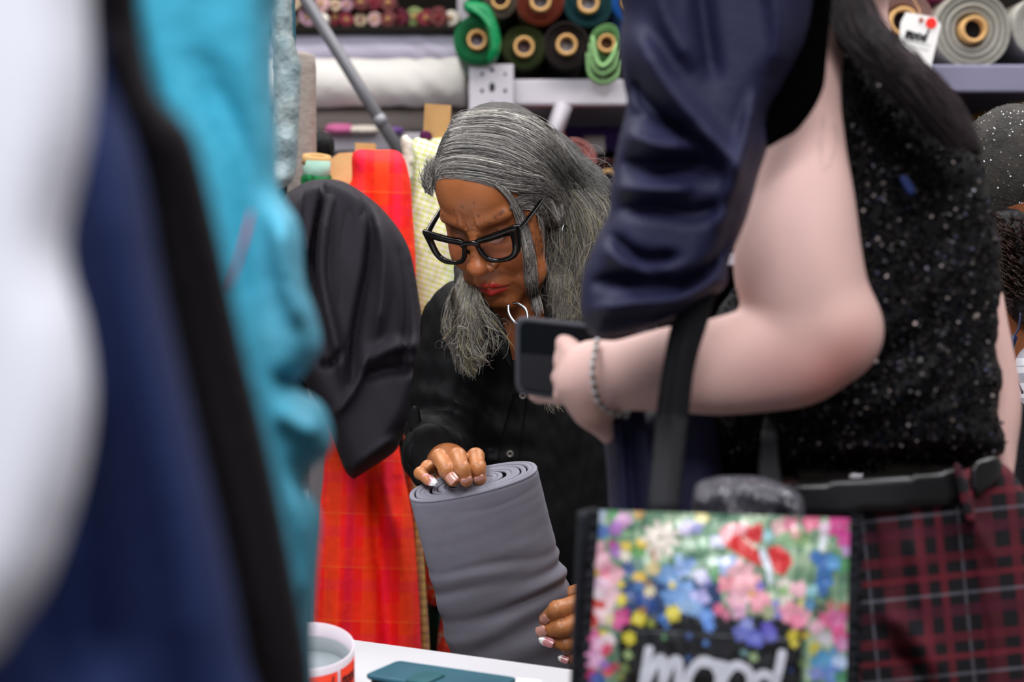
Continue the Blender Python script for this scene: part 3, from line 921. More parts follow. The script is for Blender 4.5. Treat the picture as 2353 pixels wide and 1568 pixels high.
t = pillow('fabric_bolt', [(928, 1000), (950, 1010), (962, 1100), (975, 1300), (988, 1500), (990, 1700), (945, 1700), (948, 1480), (940, 1250), (930, 1100)], 3.22, .03, .03, edge=14, step=8,
           m=plaid('tan_tweed', '#a87f58', (.012, [(0, .3, '#c9a24a', .6), (.5, .65, '#b5536a', .5)]), (.014, [(0, .3, '#8a6a44', .6), (.5, .6, '#d6b04a', .5)])))
tag(t, 'narrow tan tweed bolt standing right of the orange check', 'fabric bolt')
t = pillow('fabric_bolt', [(985, 1300), (1012, 1300), (1018, 1700), (982, 1700)], 3.35, .02, .02, edge=10, step=8, m=mat('bottle_green', '#0a3a30', .8, bump=(50, .3)))
tag(t, 'dark green bolt in the gap left of the grey bolt', 'fabric bolt')
coral = plaid('coral_check', '#e8452e', (.03, [(0, .3, '#f07a5a', .8), (.6, .7, '#b8b09a', .8)]), (.035, [(0, .35, '#d92a20', .7), (.5, .62, '#c8b8a0', .8)]))
t = pillow('draped_cloth', [(955, 1210), (985, 1225), (1010, 1290), (1040, 1400), (1070, 1520), (1080, 1700), (1000, 1700), (1005, 1480), (1015, 1400), (990, 1390), (958, 1340), (978, 1310), (950, 1260)], 3.30, .04, .03, edge=18, step=8, m=coral, uvrot=.3,
           folds=[([(960, 1250), (990, 1290), (1010, 1360)], 7, .015), ([(965, 1330), (995, 1370), (1010, 1420)], 7, -.015), ([(1030, 1400), (1040, 1560)], 7, .012)])
tag(t, 'coral checked cloth hanging behind the grey bolt', 'cloth')
# ================================================================ the woman examining the grey bolt
yaw, pit, rol = -0.4706, 0.5434, -0.0463
Rx = np.array([[1, 0, 0], [0, math.cos(pit), -math.sin(pit)], [0, math.sin(pit), math.cos(pit)]])
Rz = np.array([[math.cos(yaw), -math.sin(yaw), 0], [math.sin(yaw), math.cos(yaw), 0], [0, 0, 1]])
Ry = np.array([[math.cos(rol), 0, math.sin(rol)], [0, 1, 0], [-math.sin(rol), 0, math.cos(rol)]])
HR = Rz @ Rx @ Ry
HS = 0.95
HT = np.array([-0.0088, 2.641, 1.3519])


def H(x, y, z):
    """head frame (x her left, -y the face, z crown) to the room"""
    return HR @ (np.array([x, y, z], float) * HS) + HT


def sym(fn):
    return smin(fn(1), fn(-1), 0.004)


def head_local(p):
    d = ell(p, (0, .004, .048), (.0745, .098, .090))
    d = smin(d, ell(p, (0, -.040, .060), (.060, .055, .055)), .02)            # forehead
    d = smin(d, ell(p, (0, -.035, -.022), (.0620, .058, .078)), .025)
    d = smin(d, ell(p, (0, -.045, -.066), (.046, .042, .036)), .02)            # jaw
    d = smin(d, cap(p, (-.010, -.076, -.094), (.010, -.076, -.094), .0165), .014)  # chin
    ax = np.abs(p[:, 0]); q = np.c_[ax, p[:, 1], p[:, 2]]
    d = smin(d, ell(q, (.037, -.066, -.026), (.026, .023, .025)), .016)        # cheeks
    d = smin(d, ell(q, (.040, -.052, -.070), (.022, .024, .022)), .014)        # jowls
    d = smin(d, cap(q, (.012, -.090, .034), (.046, -.078, .038), .0095, .008), .010)  # brows
    d = smin(d, cap(q, (.060, -.045, .020), (.055, -.060, -.012), .008), .014)  # cheekbone
    d = smax(d, -ell(q, (.031, -.106, .014), (.020, .019, .0145)), .010)       # sockets
    d = smin(d, ell(q, (.031, -.0735, .012), (.0145, .0150, .0125)), .003)     # lids
    d = smax(d, -cap(q, (.020, -.0905, .0065), (.042, -.0850, .0065), .0012), .002)  # lid crease
    d = smax(d, -cap(q, (.022, -.091, -.004), (.044, -.084, -.003), .0016), .004)    # bags
    d = smin(d, cap(p, (0, -.088, .026), (0, -.110, -.020), .0075, .0105), .010)     # nose bridge
    d = smin(d, ell(p, (0, -.1135, -.025), (.0135, .0115, .0110)), .006)
    d = smin(d, ell(q, (.0150, -.1010, -.0290), (.0088, .0115, .0080)), .004)  # wings
    d = smax(d, -ell(q, (.0075, -.1100, -.0370), (.0040, .0055, .0035)), .003)
    d = smin(d, ell(p, (0, -.0800, -.0600), (.030, .0200, .0240)), .012)       # muzzle
    d = smax(d, -cap(q, (.017, -.103, -.030), (.036, -.084, -.056), .0020, .0030), .007)  # smile fold
    d = smax(d, -cap(q, (.030, -.088, -.068), (.034, -.078, -.086), .0016), .006)
    d = smin(d, cap(q, (.0045, -.1000, -.0590), (.0235, -.0885, -.0650), .0046, .0026), .003)   # upper lip
    d = smin(d, cap(q, (.0000, -.0985, -.0710), (.0190, -.0905, -.0690), .0066, .0036), .003)   # lower lip
    d = smax(d, -cap(q, (.000, -.1062, -.0648), (.026, -.0915, -.0668), .0013), .0015)
    d = smax(d, -cap(p, (0, -.1085, -.046), (0, -.1060, -.054), .0022), .004)  # philtrum
    d = smax(d, -cap(p, (-.008, -.0935, -.083), (.008, -.0935, -.083), .0022), .008)
    # frown
    d = smax(d, -cap(q, (.0070, -.0990, .030), (.0095, -.0975, .052), .0016), .004)
    d = smax(d, -cap(q, (.000, -.1010, .0255), (.008, -.0985, .0240), .0010), .003)
    d = smin(d, cap(q, (.013, -.0925, .038), (.011, -.0925, .050), .004), .006)
    # ears
    e = ell(q, (.0760, .006, .000), (.0075, .0170, .0300))
    e = smax(e, -ell(q, (.0835, .004, .004), (.0050, .0100, .0185)), .003)
    d = smin(d, e, .004)
    return d


WN = P(1222, 742, 2.70)          # base of the neck
def head_sdf(p):
    l = ((p - HT) @ HR) / HS
    return head_local(l) * HS


ARMR = [P(1078, 752, 2.74), P(1022, 1030, 2.70), P(1034, 1088, 2.50)]
ARML = [P(1420, 830, 2.78), P(1500, 1210, 2.72), P(1455, 1450, 2.48)]


def torso_sdf(p):
    d = cap(p, H(0, .030, -.045), WN, .044, .046)
    d = smin(d, cap(p, H(0, -.03, -.075), WN, .030, .045), .02)
    d = smin(d, ell(p, P(1230, 905, 2.79), (.155, .085, .16)), .05)
    d = smin(d, ell(p, P(1300, 1150, 2.79), (.125, .080, .18)), .05)
    d = smin(d, cap(p, P(1095, 752, 2.76), P(1390, 790, 2.80), .046), .04)
    d = smin(d, chain(p, ARMR, (.040, .034, .027), .02), .02)
    d = smin(d, chain(p, ARML, (.042, .035, .027), .02), .02)
    return d


HRW = P(1040, 1092, 2.47)
FR = {  # right hand: mcp, pip, dip, tip  (pixel, depth)
    'index': [(1092, 1072, 2.385), (1093, 1050, 2.318), (1098, 1077, 2.292), (1102, 1101, 2.296)],
    'middle': [(1066, 1068, 2.375), (1051, 1050, 2.305), (1062, 1078, 2.276), (1071, 1104, 2.280)],
    'ring': [(1040, 1072, 2.385), (1010, 1051, 2.315), (1025, 1080, 2.285), (1040, 1104, 2.284)],
    'little': [(1018, 1082, 2.400), (983, 1074, 2.345), (966, 1088, 2.322), (984, 1105, 2.302)],
}
RR = {'index': (.0105, .0098, .0088, .0078), 'middle': (.0108, .0100, .0090, .0078), 'ring': (.0100, .0095, .0085, .0074), 'little': (.0085, .0078, .0070, .0058)}
HLW = P(1452, 1452, 2.45)
FL = {
    'index': [(1392, 1372, 2.345), (1340, 1384, 2.300), (1281, 1402, 2.288), (1254, 1424, 2.302)],
    'middle': [(1396, 1412, 2.345), (1342, 1426, 2.290), (1290, 1445, 2.284), (1247, 1453, 2.300)],
    'ring': [(1394, 1456, 2.350), (1346, 1476, 2.300), (1300, 1481, 2.290), (1266, 1476, 2.298)],
    'little': [(1388, 1494, 2.360), (1352, 1510, 2.310), (1318, 1514, 2.298), (1298, 1514, 2.304)],
}
RL = {'index': (.0115, .0112, .0105, .0082), 'middle': (.0112, .0108, .0100, .0080), 'ring': (.0102, .0095, .0085, .0064), 'little': (.0090, .0082, .0070, .0052)}


def hand_sdf(p, fingers, radii, wrist, thumb, tr):
    d = None; m = []
    for k in ('index', 'middle', 'ring', 'little'):
        pts = [P(*q) for q in fingers[k]]; m.append(pts[0])
        c = chain(p, pts, radii[k], .002)
        for q, r in ((pts[1], radii[k][1]), (pts[2], radii[k][2])):
            c = smin(c, np.linalg.norm(p - q, axis=1) - r * 1.03, .003)
        d = c if d is None else smin(d, c, .0016)
    palm = None
    for a in m:
        c = cap(p, a, wrist * .75 + a * .25, .013, .016)
        palm = c if palm is None else smin(palm, c, .012)
    palm = smin(palm, cap(p, wrist * .7 + m[1] * .3, wrist, .022, .025), .015)
    d = smin(d, palm, .006)
    tp = [P(*q) for q in thumb]
    d = smin(d, chain(p, tp, tr, .003), .006)
    return d


TH_R = [(1075, 1092, 2.42), (1108, 1100, 2.39), (1118, 1108, 2.36), (1116, 1114, 2.33)]
TH_L = [(1440, 1400, 2.42), (1400, 1360, 2.40), (1350, 1355, 2.385), (1310, 1365, 2.38)]


def bbd(p, lo, hi):
    return np.linalg.norm(np.maximum(np.maximum(lo - p, p - hi), 0), axis=1)


GR = [
    (head_sdf, HT - .17, HT + .17),
    (torso_sdf, np.array([-.32, 2.3, .62]), np.array([.36, 3.0, 1.42])),
    (lambda p: hand_sdf(p, FR, RR, HRW, TH_R, (.013, .011, .010, .008)), P(960, 1110, 2.27) - .03, P(1110, 1040, 2.47) + .03),
    (lambda p: hand_sdf(p, FL, RL, HLW, TH_L, (.014, .012, .011, .009)), P(1240, 1520, 2.26) - .03, P(1460, 1350, 2.46) + .03),
]


def body_sdf(p):
    out = np.full(len(p), 1e3)
    for i, (f, lo, hi) in enumerate(GR):
        bd = bbd(p, lo, hi); m = bd < 0.03
        v = bd + 0.02
        if m.any(): v[m] = f(p[m])
        if i == 1:
            out = smin(out, v, .018)
        elif i == 0:
            out = np.minimum(out, v)
        else:
            out = smin(out, v, .008)
    return out


wv, wf = surface(body_sdf, (-.34, 2.2, .62), (.38, 3.02, 1.56), 0.0019)
lp = ((wv - HT) @ HR) / HS
ish = (np.linalg.norm(wv - HT, axis=1) < .165) & (lp[:, 2] > -.125)
base = np.array(lin('#a86539')); col_ = np.tile(base, (len(wv), 1))
# hands a little warmer and lighter than the face
hm = ~ish & (wv[:, 1] < 2.47)
col_[hm] = np.array(lin('#b87646'))
L_ = lp
axx = np.abs(L_[:, 0]); Q = np.c_[axx, L_[:, 1], L_[:, 2]]


def paint(mask_d, soft, c, amt=1.0, extra=None):
    w = np.clip(1 - mask_d / soft, 0, 1) * amt
    w = w * ish
    if extra is not None: w = w * extra
    global col_
    col_ = col_ * (1 - w[:, None]) + np.array(lin(c)) * w[:, None]


mott = wob(wv, 55, 1); paint(np.where(ish, 0, 1) * 1.0, 1, '#9a5730', np.clip(.28 + .3 * mott, 0, .6))
paint(np.maximum(ell(Q, (.040, -.075, -.022), (.022, .02, .018)), 0), .012, '#b96a3e', .5)
paint(np.maximum(ell(L_, (0, -.116, -.026), (.013, .012, .012)), 0), .008, '#b5683f', .6)
paint(np.maximum(ell(Q, (.031, -.085, .014), (.018, .02, .014)), 0), .008, '#4f2a1c', .55)
paint(np.maximum(cap(Q, (.013, -.0965, .034), (.047, -.083, .044), .0012), 0), .0035, '#2e1f18', .85)
paint(np.maximum(np.minimum(cap(Q, (.0045, -.1015, -.0590), (.0240, -.0890, -.0652), .0036, .0020), cap(Q, (.0, -.1005, -.0705), (.0190, -.0915, -.0690), .0058, .0030)), 0), .0018, '#b3121c', 1.0)
paint(np.maximum(cap(Q, (.000, -.1052, -.0648), (.026, -.0905, -.0668), .0010), 0), .0014, '#3a0a0c', .8)
paint(np.maximum(cap(Q, (.021, -.090, .0065), (.043, -.0840, .0065), .0007), 0), .0014, '#1a0e0a', .9)
gg = np.random.default_rng(12)
fr = []
for i in range(200):
    y_, z_ = gg.uniform(-.085, -.02), gg.uniform(-.06, .03)
    fr.append((.066 + gg.normal() * .002, y_, z_))
for i in range(26):
    fr.append((gg.uniform(-.02, .055), -.1, gg.uniform(-.035, .07)))
cand = np.nonzero(ish & (L_[:, 1] < .0))[0]
for (fx, fy, fz) in fr:
    # nearest surface vertex by direction from the head's middle
    dv = np.array([fx, fy, fz]); un = dv / np.linalg.norm(dv)
    c = cand[np.argmax((L_[cand] / np.linalg.norm(L_[cand], axis=1)[:, None]) @ un)]
    dd = np.linalg.norm(L_ - L_[c], axis=1)
    w = np.clip(1.3 - dd / gg.uniform(.0013, .0027), 0, 1) * .85
    col_ = col_ * (1 - w[:, None]) + np.array(lin('#3c1c12')) * w[:, None]
# knuckle creases and finger tips
for FF, RRR in ((FR, RR), (FL, RL)):
    for k, pts in FF.items():
        q = [P(*a) for a in pts]
        for j in (1, 2):
            tdir = q[j + 1] - q[j - 1]; tdir /= np.linalg.norm(tdir)
            for o_ in (-.0035, -.0005, .0025):
                s = (wv - q[j]) @ tdir - o_
                near = np.linalg.norm(wv - q[j], axis=1) < RRR[k][j] * 1.5
                w = np.clip(1 - np.abs(s + .0006 * wob(wv, 400)) / .0009, 0, 1) * near * .45
                col_ = col_ * (1 - w[:, None]) + np.array(lin('#6a3a20')) * w[:, None]
        w = np.clip(1 - np.linalg.norm(wv - q[3], axis=1) / .014, 0, 1) * .5
        col_ = col_ * (1 - w[:, None]) + np.array(lin('#c07858')) * w[:, None]
skin = mat('brown_skin', vcol=True, rough=0.37, spec=0.5, sss=0.10, bump=(420, 0.25), mix=('#7a4526', 38, .3))
wm = empty('person', (0.0, 2.7, 0.0), 'woman with long grey hair, black glasses and black shirt holding the grey bolt', 'person')
body = mesh('body', wv, wf, skin, wm, cols=col_)

# hidden lower half behind the counter: plain black trousers
slk = mat('black_trouser_cloth', '#121214', .8, bump=(200, .2))
def loft_cols(name, rings, m, parent, seg=28):
    v = []
    for (cx, cy, z_, rx, ry) in rings:
        th = np.linspace(0, 2 * math.pi, seg, endpoint=False)
        v.append(np.stack([cx + rx * np.cos(th), cy + ry * np.sin(th), z_ + 0 * th], 1))
    v = np.vstack(v); f = []
    for i in range(len(rings) - 1):
        for a in range(seg):
            b = (a + 1) % seg; f.append((i * seg + a, i * seg + b, (i + 1) * seg + b, (i + 1) * seg + a))
    f.append(tuple(range(seg))[::-1]); f.append(tuple((len(rings) - 1) * seg + a for a in range(seg)))
    return mesh(name, v, f, m, parent)
loft_cols('trousers', [(.10, 2.86, .0, .11, .1), (.10, 2.86, .06, .12, .11), (.10, 2.87, .45, .13, .13), (.10, 2.87, .75, .14, .13), (.095, 2.86, .92, .13, .12)], slk, wm)

# ---------------------------------------------------------------- shirt
def shirt_sdf(p):
    d = ell(p, P(1232, 900, 2.79), (.172, .105, .175))
    d = smin(d, ell(p, P(1300, 1150, 2.78), (.150, .105, .22)), .06)
    d = smin(d, cap(p, P(1100, 742, 2.76), P(1395, 785, 2.80), .060, .064), .04)
    d = smin(d, cap(p, P(1140, 712, 2.76), P(1340, 735, 2.80), .040, .04), .03)
    arm = cap(p, ARMR[0], ARMR[1], .062, .050)
    arm = smin(arm, cap(p, ARMR[1], P(1003, 1055, 2.56), .050, .043), .02)
    d = smin(d, arm, .022)
    arm2 = smin(cap(p, ARML[0], ARML[1], .064, .055), cap(p, ARML[1], P(1462, 1440, 2.54), .052, .046), .02)
    d = smin(d, arm2, .022)
    # open neck
    d = smax(d, -cap(p, P(1212, 700, 2.64), P(1195, 850, 2.56), .050, .022), .006)
    d = smax(d, -cap(p, P(1225, 700, 2.72), P(1235, 640, 2.74), .062, .08), .006)
    # cut the forearms at the cuffs
    for a, b in ((P(1003, 1055, 2.56), ARMR[1]), (P(1462, 1440, 2.54), ARML[1])):
        n = (a - b) / np.linalg.norm(a - b)
        near = np.linalg.norm(p - a, axis=1) < .12
        cut = (p - a) @ n
        d = np.where(near, smax(d, cut, .004), d)
    # cloth folds
    q = p * np.array([1.0, 1.0, .45])
    f = .0055 * wob(q, 40, 2) + .003 * wob(p, 90, 3)
    # sleeve wrinkles round the elbow
    t = np.exp(-(np.linalg.norm(p - ARMR[1], axis=1) / .09) ** 2)
    f = f + .006 * t * np.sin(((p - ARMR[1]) @ np.array([.35, .5, .9])) * 150 + 2 * wob(p, 30, 1))
    return d - f


sv, sf = surface(shirt_sdf, (-.36, 2.4, .62), (.40, 3.05, 1.46), 0.0042)
shirtm = mat('black_shirt_cloth', '#08080a', .65, bump=(260, .12), spec=.14)
shirt = mesh('shirt', sv, sf, shirtm, wm)
sb_ = bvh_of(sv, sf)


def on_shirt(px, py, off=0.0015, dflt=2.6):
    loc, n = hit(sb_, px, py)
    if loc is None:
        return P(px, py, dflt)
    d = loc - CAMP
    return np.array(CAMP + d * (1 - off / d.length))


def strip_on(name, A, B_, off, m, parent, nx=8, ny=40):
    """cloth strip laid on the shirt between two pixel polylines"""
    A = catmull(A, ny); B_ = catmull(B_, ny); v = []
    for i in range(ny):
        for j in range(nx):
            s = j / (nx - 1); q = A[i] * (1 - s) + B_[i] * s
            o_ = off if 0 < j < nx - 1 and 0 < i < ny - 1 else -.001
            v.append(on_shirt(q[0], q[1], o_))
    f = [(i * nx + j, i * nx + j + 1, (i + 1) * nx + j + 1, (i + 1) * nx + j) for i in range(ny - 1) for j in range(nx - 1)]
    return mesh(name, v, f, m, parent)


strip_on('placket', [(1178, 905), (1155, 985), (1140, 1060), (1140, 1180)], [(1215, 905), (1205, 985), (1198, 1060), (1198, 1180)], .0035, shirtm, shirt)
strip_on('pocket', [(1041, 915), (1046, 985), (1058, 1040), (1062, 1070)], [(1096, 935), (1098, 985), (1098, 1040), (1098, 1060)], .003, shirtm, shirt)
btm = mat('button_horn', '#7f7a74', .25, spec=.6, mix=('#4b4642', 300, .6))
for (px, py) in ((1201, 910), (1172, 1044)):
    c = on_shirt(px, py, .006)
    lathe('button', [(.0008, .0012), (.0022, .0010), (.0026, -.0006), (.0046, -.0010), (.0050, .0004), (.0050, .0024), (.0008, .0024)], c, (0, 1, .1), btm, shirt, sides=22)
    lathe('button_hole', [(.0002, -.0006), (.0012, -.0006)], c + np.array([0, .0012, 0]), (0, 1, .1), hole_dark, shirt, sides=10)
# collar blades
cm = shirtm
for (o_, d_, nm) in (([(1120, 712), (1150, 730), (1170, 790), (1178, 850), (1150, 820), (1118, 770)], 2.60, 'collar'),
                     ([(1300, 730), (1330, 760), (1300, 830), (1240, 890), (1262, 800)], 2.64, 'collar')):
    ob = pillow(nm, o_, d_, .006, .006, edge=10, step=7, m=cm); ob.data.transform(Matrix.Translation((0, -2.7, 0))); ob.parent = shirt; ob.location = (0, 0, 0)
# rolled cuff on her right sleeve, with tab
def cuff(c, axis, r0, r1, L, parent):
    axis = np.array(axis, float); axis /= np.linalg.norm(axis)
    return lathe('cuff', [(r0 - .004, 0.004), (r0, 0), (r0 + .003, .006), (r1 + .004, L * .5), (r1 + .002, L), (r1 - .003, L), (r0 - .006, .01)], c, axis, shirtm, parent, sides=40, wobble=.16, seed=4)
cuff(P(1006, 1052, 2.56), ARMR[1] - P(1003, 1055, 2.56), .036, .043, .04, shirt)
cuff(P(1460, 1442, 2.53), ARML[1] - P(1462, 1440, 2.54), .042, .046, .05, shirt)
ob = pillow('sleeve_tab', [(948, 935), (962, 940), (968, 975), (962, 1000), (948, 1002), (938, 975)], 2.62, .006, .02, edge=6, step=4, m=shirtm); ob.data.transform(Matrix.Translation((0, -2.7, 0))); ob.parent = shirt; ob.location = (0, 0, 0)

# ---------------------------------------------------------------- nails
nailm = mat('nail_varnish', vcol=True, rough=.15, spec=.6, coat=.6)


def nail(px0, py0, d0, px1, py1, d1, w, tip, lift=.002):
    """nail from cuticle to tip as a small curved shell"""
    a, b = P(px0, py0, d0), P(px1, py1, d1); t = b - a; L = np.linalg.norm(t); t /= L
    vdir = (a + b) / 2 - np.array(CAMP); vdir /= np.linalg.norm(vdir)
    s = np.cross(t, vdir); s /= np.linalg.norm(s); up = np.cross(s, t); up = up if up @ vdir < 0 else -up
    v, c = [], []; nu, nv = 9, 12
    for layer in (0, 1):
        for j in range(nv):
            y = j / (nv - 1); ww = w * (math.sin(math.pi * min(y * 1.9 + .22, .5)) if y < .4 else (1 if tip == 0 else 1 - .55 * max(0, (y - .55) / .45) ** 1.5))
            if y > .97: ww *= .55
            for i in range(nu):
                x = (i / (nu - 1) - .5) * 2
                v.append(a + t * y * L + s * x * ww + up * (lift * (1 - .75 * x * x) - layer * .0008 - .001 * (y ** 2)))
                wt = 1.0 if (tip and y > .62 + .06 * (1 - x * x)) else 0.0
                c.append(np.array(lin('#f2efec')) * wt + np.array(lin('#c9868a' if tip else '#c99082')) * (1 - wt))
    f = []
    for l in (0, 1):
        for j in range(nv - 1):
            for i in range(nu - 1):
                q = l * nu * nv + j * nu + i
                f.append((q, q + 1, q + nu + 1, q + nu) if l == 0 else (q, q + nu, q + nu + 1, q + 1))
    mesh('nail', v, f, nailm, body if False else wm, cols=np.array(c))
nail(1032, 1090, 2.272, 1046, 1108, 2.268, .0062, 0, .0028)
nail(1071, 1098, 2.266, 1074, 1108, 2.268, .0064, 0, .0024)
nail(1099, 1094, 2.282, 1103, 1104, 2.284, .0062, 0, .0024)
nail(974, 1097, 2.306, 1003, 1113, 2.293, .0056, 1, .0034)
nail(1258, 1418, 2.286, 1244, 1430, 2.292, .0052, 0, .0018)
nail(1254, 1448, 2.284, 1232, 1455, 2.290, .0060, 0, .0022)
nail(1272, 1481, 2.284, 1238, 1469, 2.288, .0055, 1, .0026)
nail(1306, 1520, 2.290, 1282, 1511, 2.292, .0042, 1, .0022)
silver = mat('silver', '#9fa0a5', .22, metal=1.0, bump=(200, .05))
rc = (P(1004, 1078, 2.365))
th = np.linspace(0, 2 * math.pi, 24, endpoint=False)
tube('ring', [rc + np.array([math.sin(a) * .0035, math.cos(a) * .0088, math.sin(a) * .0088]) for a in th], [.0012] * 24, silver, wm, 8, closed=True)

# ---------------------------------------------------------------- necklace and earrings
def loc_path(pts): return [P(*q) for q in pts]
neck = tube('necklace', loc_path([(1250, 700, 2.63), (1236, 715, 2.61), (1230, 735, 2.60), (1238, 745, 2.59), (1262, 740, 2.60), (1282, 712, 2.63)]), [.0014] * 6, silver, wm, 8, n=40)
tube('pendant', loc_path([(1168, 700, 2.58), (1170, 722, 2.575), (1184, 742, 2.57), (1200, 742, 2.57), (1212, 732, 2.575), (1208, 712, 2.58), (1192, 698, 2.585), (1180, 697, 2.59)]), [.0019] * 8, silver, neck, 10, n=50)
tube('earring', [H(.079 + .001, .004 + .010 * math.sin(a), -.044 + .014 * math.cos(a)) for a in th], [.0013] * 24, silver, wm, 8, closed=True)
tube('earring', [H(-.079 - .001, .004 + .010 * math.sin(a), -.044 + .014 * math.cos(a)) for a in th], [.0013] * 24, silver, wm, 8, closed=True)

# ---------------------------------------------------------------- glasses (slid a little down the nose)
framem = mat('glossy_black_acetate', '#030304', .14, spec=.5)
glassm = bpy.data.materials.new('spectacle_lens'); glassm.use_nodes = True
gn = glassm.node_tree.nodes; gl_ = glassm.node_tree.links; gn.remove(gn['Principled BSDF'])
tr_ = gn.new('ShaderNodeBsdfTransparent'); tr_.inputs[0].default_value = (.93, .88, .92, 1)
gs_ = gn.new('ShaderNodeBsdfGlossy'); gs_.inputs['Roughness'].default_value = .03
mx_ = gn.new('ShaderNodeMixShader'); fz_ = gn.new('ShaderNodeFresnel'); fz_.inputs[0].default_value = 1.45
gl_.new(fz_.outputs[0], mx_.inputs[0]); gl_.new(tr_.outputs[0], mx_.inputs[1]); gl_.new(gs_.outputs[0], mx_.inputs[2])
gl_.new(mx_.outputs[0], gn['Material Output'].inputs[0])
gla = empty('glasses', (0, 0, 0)); gla.parent = wm; gla.location = (0, -2.7, 0); gla['label'] = 'thick black cat-eye glasses'
gla.location = (0, 0, 0)
GZ = .006; GY = -.1115
def rim(s, grow):
    o_ = [(.009, .0125), (.030, .0180), (.052, .0230), (.0735, .0260), (.0728, .012), (.0675, -.010), (.056, -.0220), (.036, -.0245), (.018, -.0205), (.0095, -.006)]
    i_ = [(.0150, .0060), (.031, .0095), (.048, .0125), (.0590, .0135), (.0605, .006), (.0575, -.0085), (.050, -.0165), (.036, -.0195), (.0225, -.0155), (.0155, -.004)]
    A = catmull(o_, 60, True); B_ = catmull(i_, 60, True)
    f3 = lambda q, y: H(s * q[0], GY + y + 2.2 * q[0] ** 2, GZ + q[1])
    return A, B_, f3
for s in (1, -1):
    A, B_, f3 = rim(s, 0); n = len(A); v = []
    for (C_, y) in ((A, -.0020), (A * .985 + np.array([.0006, 0]), -.0032), (B_, -.0032), (B_, .0014), (A, .0016)):
        v += [f3(q, y) for q in C_]
    f = []
    for r in range(5):
        r2 = (r + 1) % 5
        for i in range(n):
            j = (i + 1) % n; f.append((r * n + i, r * n + j, r2 * n + j, r2 * n + i) if s > 0 else (r * n + i, r2 * n + i, r2 * n + j, r * n + j))
    mesh('frame', v, f, framem, gla)
    v = [f3(q, -.0006) for q in B_ * 1.0] ; v.append(f3(B_.mean(0), -.0016))
    mesh('lens', v, [(i, (i + 1) % n, n) for i in range(n)], glassm, gla)
    pth = [H(s * .0695, GY + .0105, GZ + .0165), H(s * .0735, -.085, GZ + .0185), H(s * .0765, -.045, GZ + .0215), H(s * .0785, .000, GZ + .0245), H(s * .0785, .018, GZ + .015), H(s * .077, .03, GZ - .008)]
    tube('temple', pth, [.0048, .0046, .0038, .003, .003, .003], framem, gla, 10, n=40, flat=.42, up=tuple(HR @ np.array([0, 0, 1.0])) if False else None)
    lathe('hinge_stud', [(.0001, -.0003), (.0011, -.0003), (.0012, .0006)], H(s * .0745, -.092, GZ + .0180), HR @ np.array([s, 0, 0]), silver, gla, sides=10)
tube('bridge', [H(-.0135, GY + .0002, GZ + .0060), H(-.006, GY - .0012, GZ + .0085), H(0, GY - .0018, GZ + .0090), H(.006, GY - .0012, GZ + .0085), H(.0135, GY + .0002, GZ + .0060)], [.0044, .0036, .0032, .0036, .0044], framem, gla, 12, n=24)
for s in (1, -1):
    pts = [H(s * .0125, GY + .003, GZ - .004), H(s * .0105, GY + .008, GZ - .011)]
    tube('nose_pad', pts, [.002, .003], framem, gla, 8)
# ================================================================ the grey bolt
gc = mat('grey_suiting', '#85838e', .72, sheen=.1, weave=(900, .12), bump=(700, .15), mix=('#77747f', 22, .5))
C0 = P(1087, 1106, 2.305)
bU = P(1087 + 147, 1106 - 34, 2.305) - C0
vv_ = np.array([0.0, math.cos(.42), math.sin(.42)]); bV = vv_ - bU * (vv_ @ bU) / (bU @ bU); bV /= np.linalg.norm(bV); bV *= .029
bW = -np.cross(bU, bV); bW /= np.linalg.norm(bW)
if bW[2] > 0: bW = -bW
bolt = empty('fabric_bolt', tuple(C0 + bW * .36), 'flat bolt of mid grey suiting held upright by the woman at the counter', 'fabric bolt')
NA, NS = 220, 210
L_b = .36
ang = np.linspace(0, 2 * math.pi, NA, endpoint=False)
ca, sa = np.cos(ang), np.sin(ang)
def squash_(c, e): return np.sign(c) * np.abs(c) ** e
ex, ey = squash_(ca, .92), squash_(sa, .82)
rows = []; uvs = []
WR = [  # s at centre, slope over x, curvature, width, amplitude, from x
    (.020, .0, .0, .004, -.0006), (.086, .002, .004, .012, .0012), (.100, .004, .003, .006, -.0016), (.112, .003, .002, .008, .0026), (.127, -.002, .006, .007, -.0034), (.144, -.006, .008, .011, .0040),
    (.162, -.008, .006, .008, -.0044), (.180, -.014, .008, .012, .0048), (.203, -.018, .004, .010, -.0046), (.228, -.022, .0, .015, .0044), (.255, -.02, 0, .012, -.0036), (.28, -.02, 0, .014, .003)]
for k in range(NS):
    s = k / (NS - 1) * L_b
    x = ex
    h = np.zeros(NA)
    for (s0, sl, cu, w, a) in WR:
        grow = .55 + .45 * np.clip((x + .2), 0, 1)
        vr = .62 + .38 * np.sin(x * 2.6 + s0 * 90 + np.sign(ey))
        h += 1.35 * a * vr * np.exp(-((s - s0 - sl * x - cu * x * x - .004 * np.sin(x * 3 + s0 * 50)) / w) ** 2) * grow
    h += .00012 * np.sin(s * 300 + 3 * x) * (s > .03)
    lean = .012 * (s / L_b) ** 1.5
    R_ = 1 + h / .05
    # pinch near the fingers on the right
    pin = np.exp(-((s - .150) / .012) ** 2) * np.clip(x - .75, 0, 1) * .14
    rim_ = -.0025 * np.exp(-(s / .003) ** 2)
    c = C0 + bW * s + bU / np.linalg.norm(bU) * lean * .15
    wid = 1 + .03 * s / L_b
    p_ = c + bU * ((ex * wid * (1 + pin + rim_ / .07 + h / .11)))[:, None] + bV * (ey * (1 + rim_ / .03 + h / .029))[:, None]
    rows.append(p_); uvs.append(np.stack([ang / (2 * math.pi) * .36, np.full(NA, s)], 1))
v = np.vstack(rows); f = []
idx = np.arange(NS * NA).reshape(NS, NA); nx_ = np.roll(idx, -1, 1)
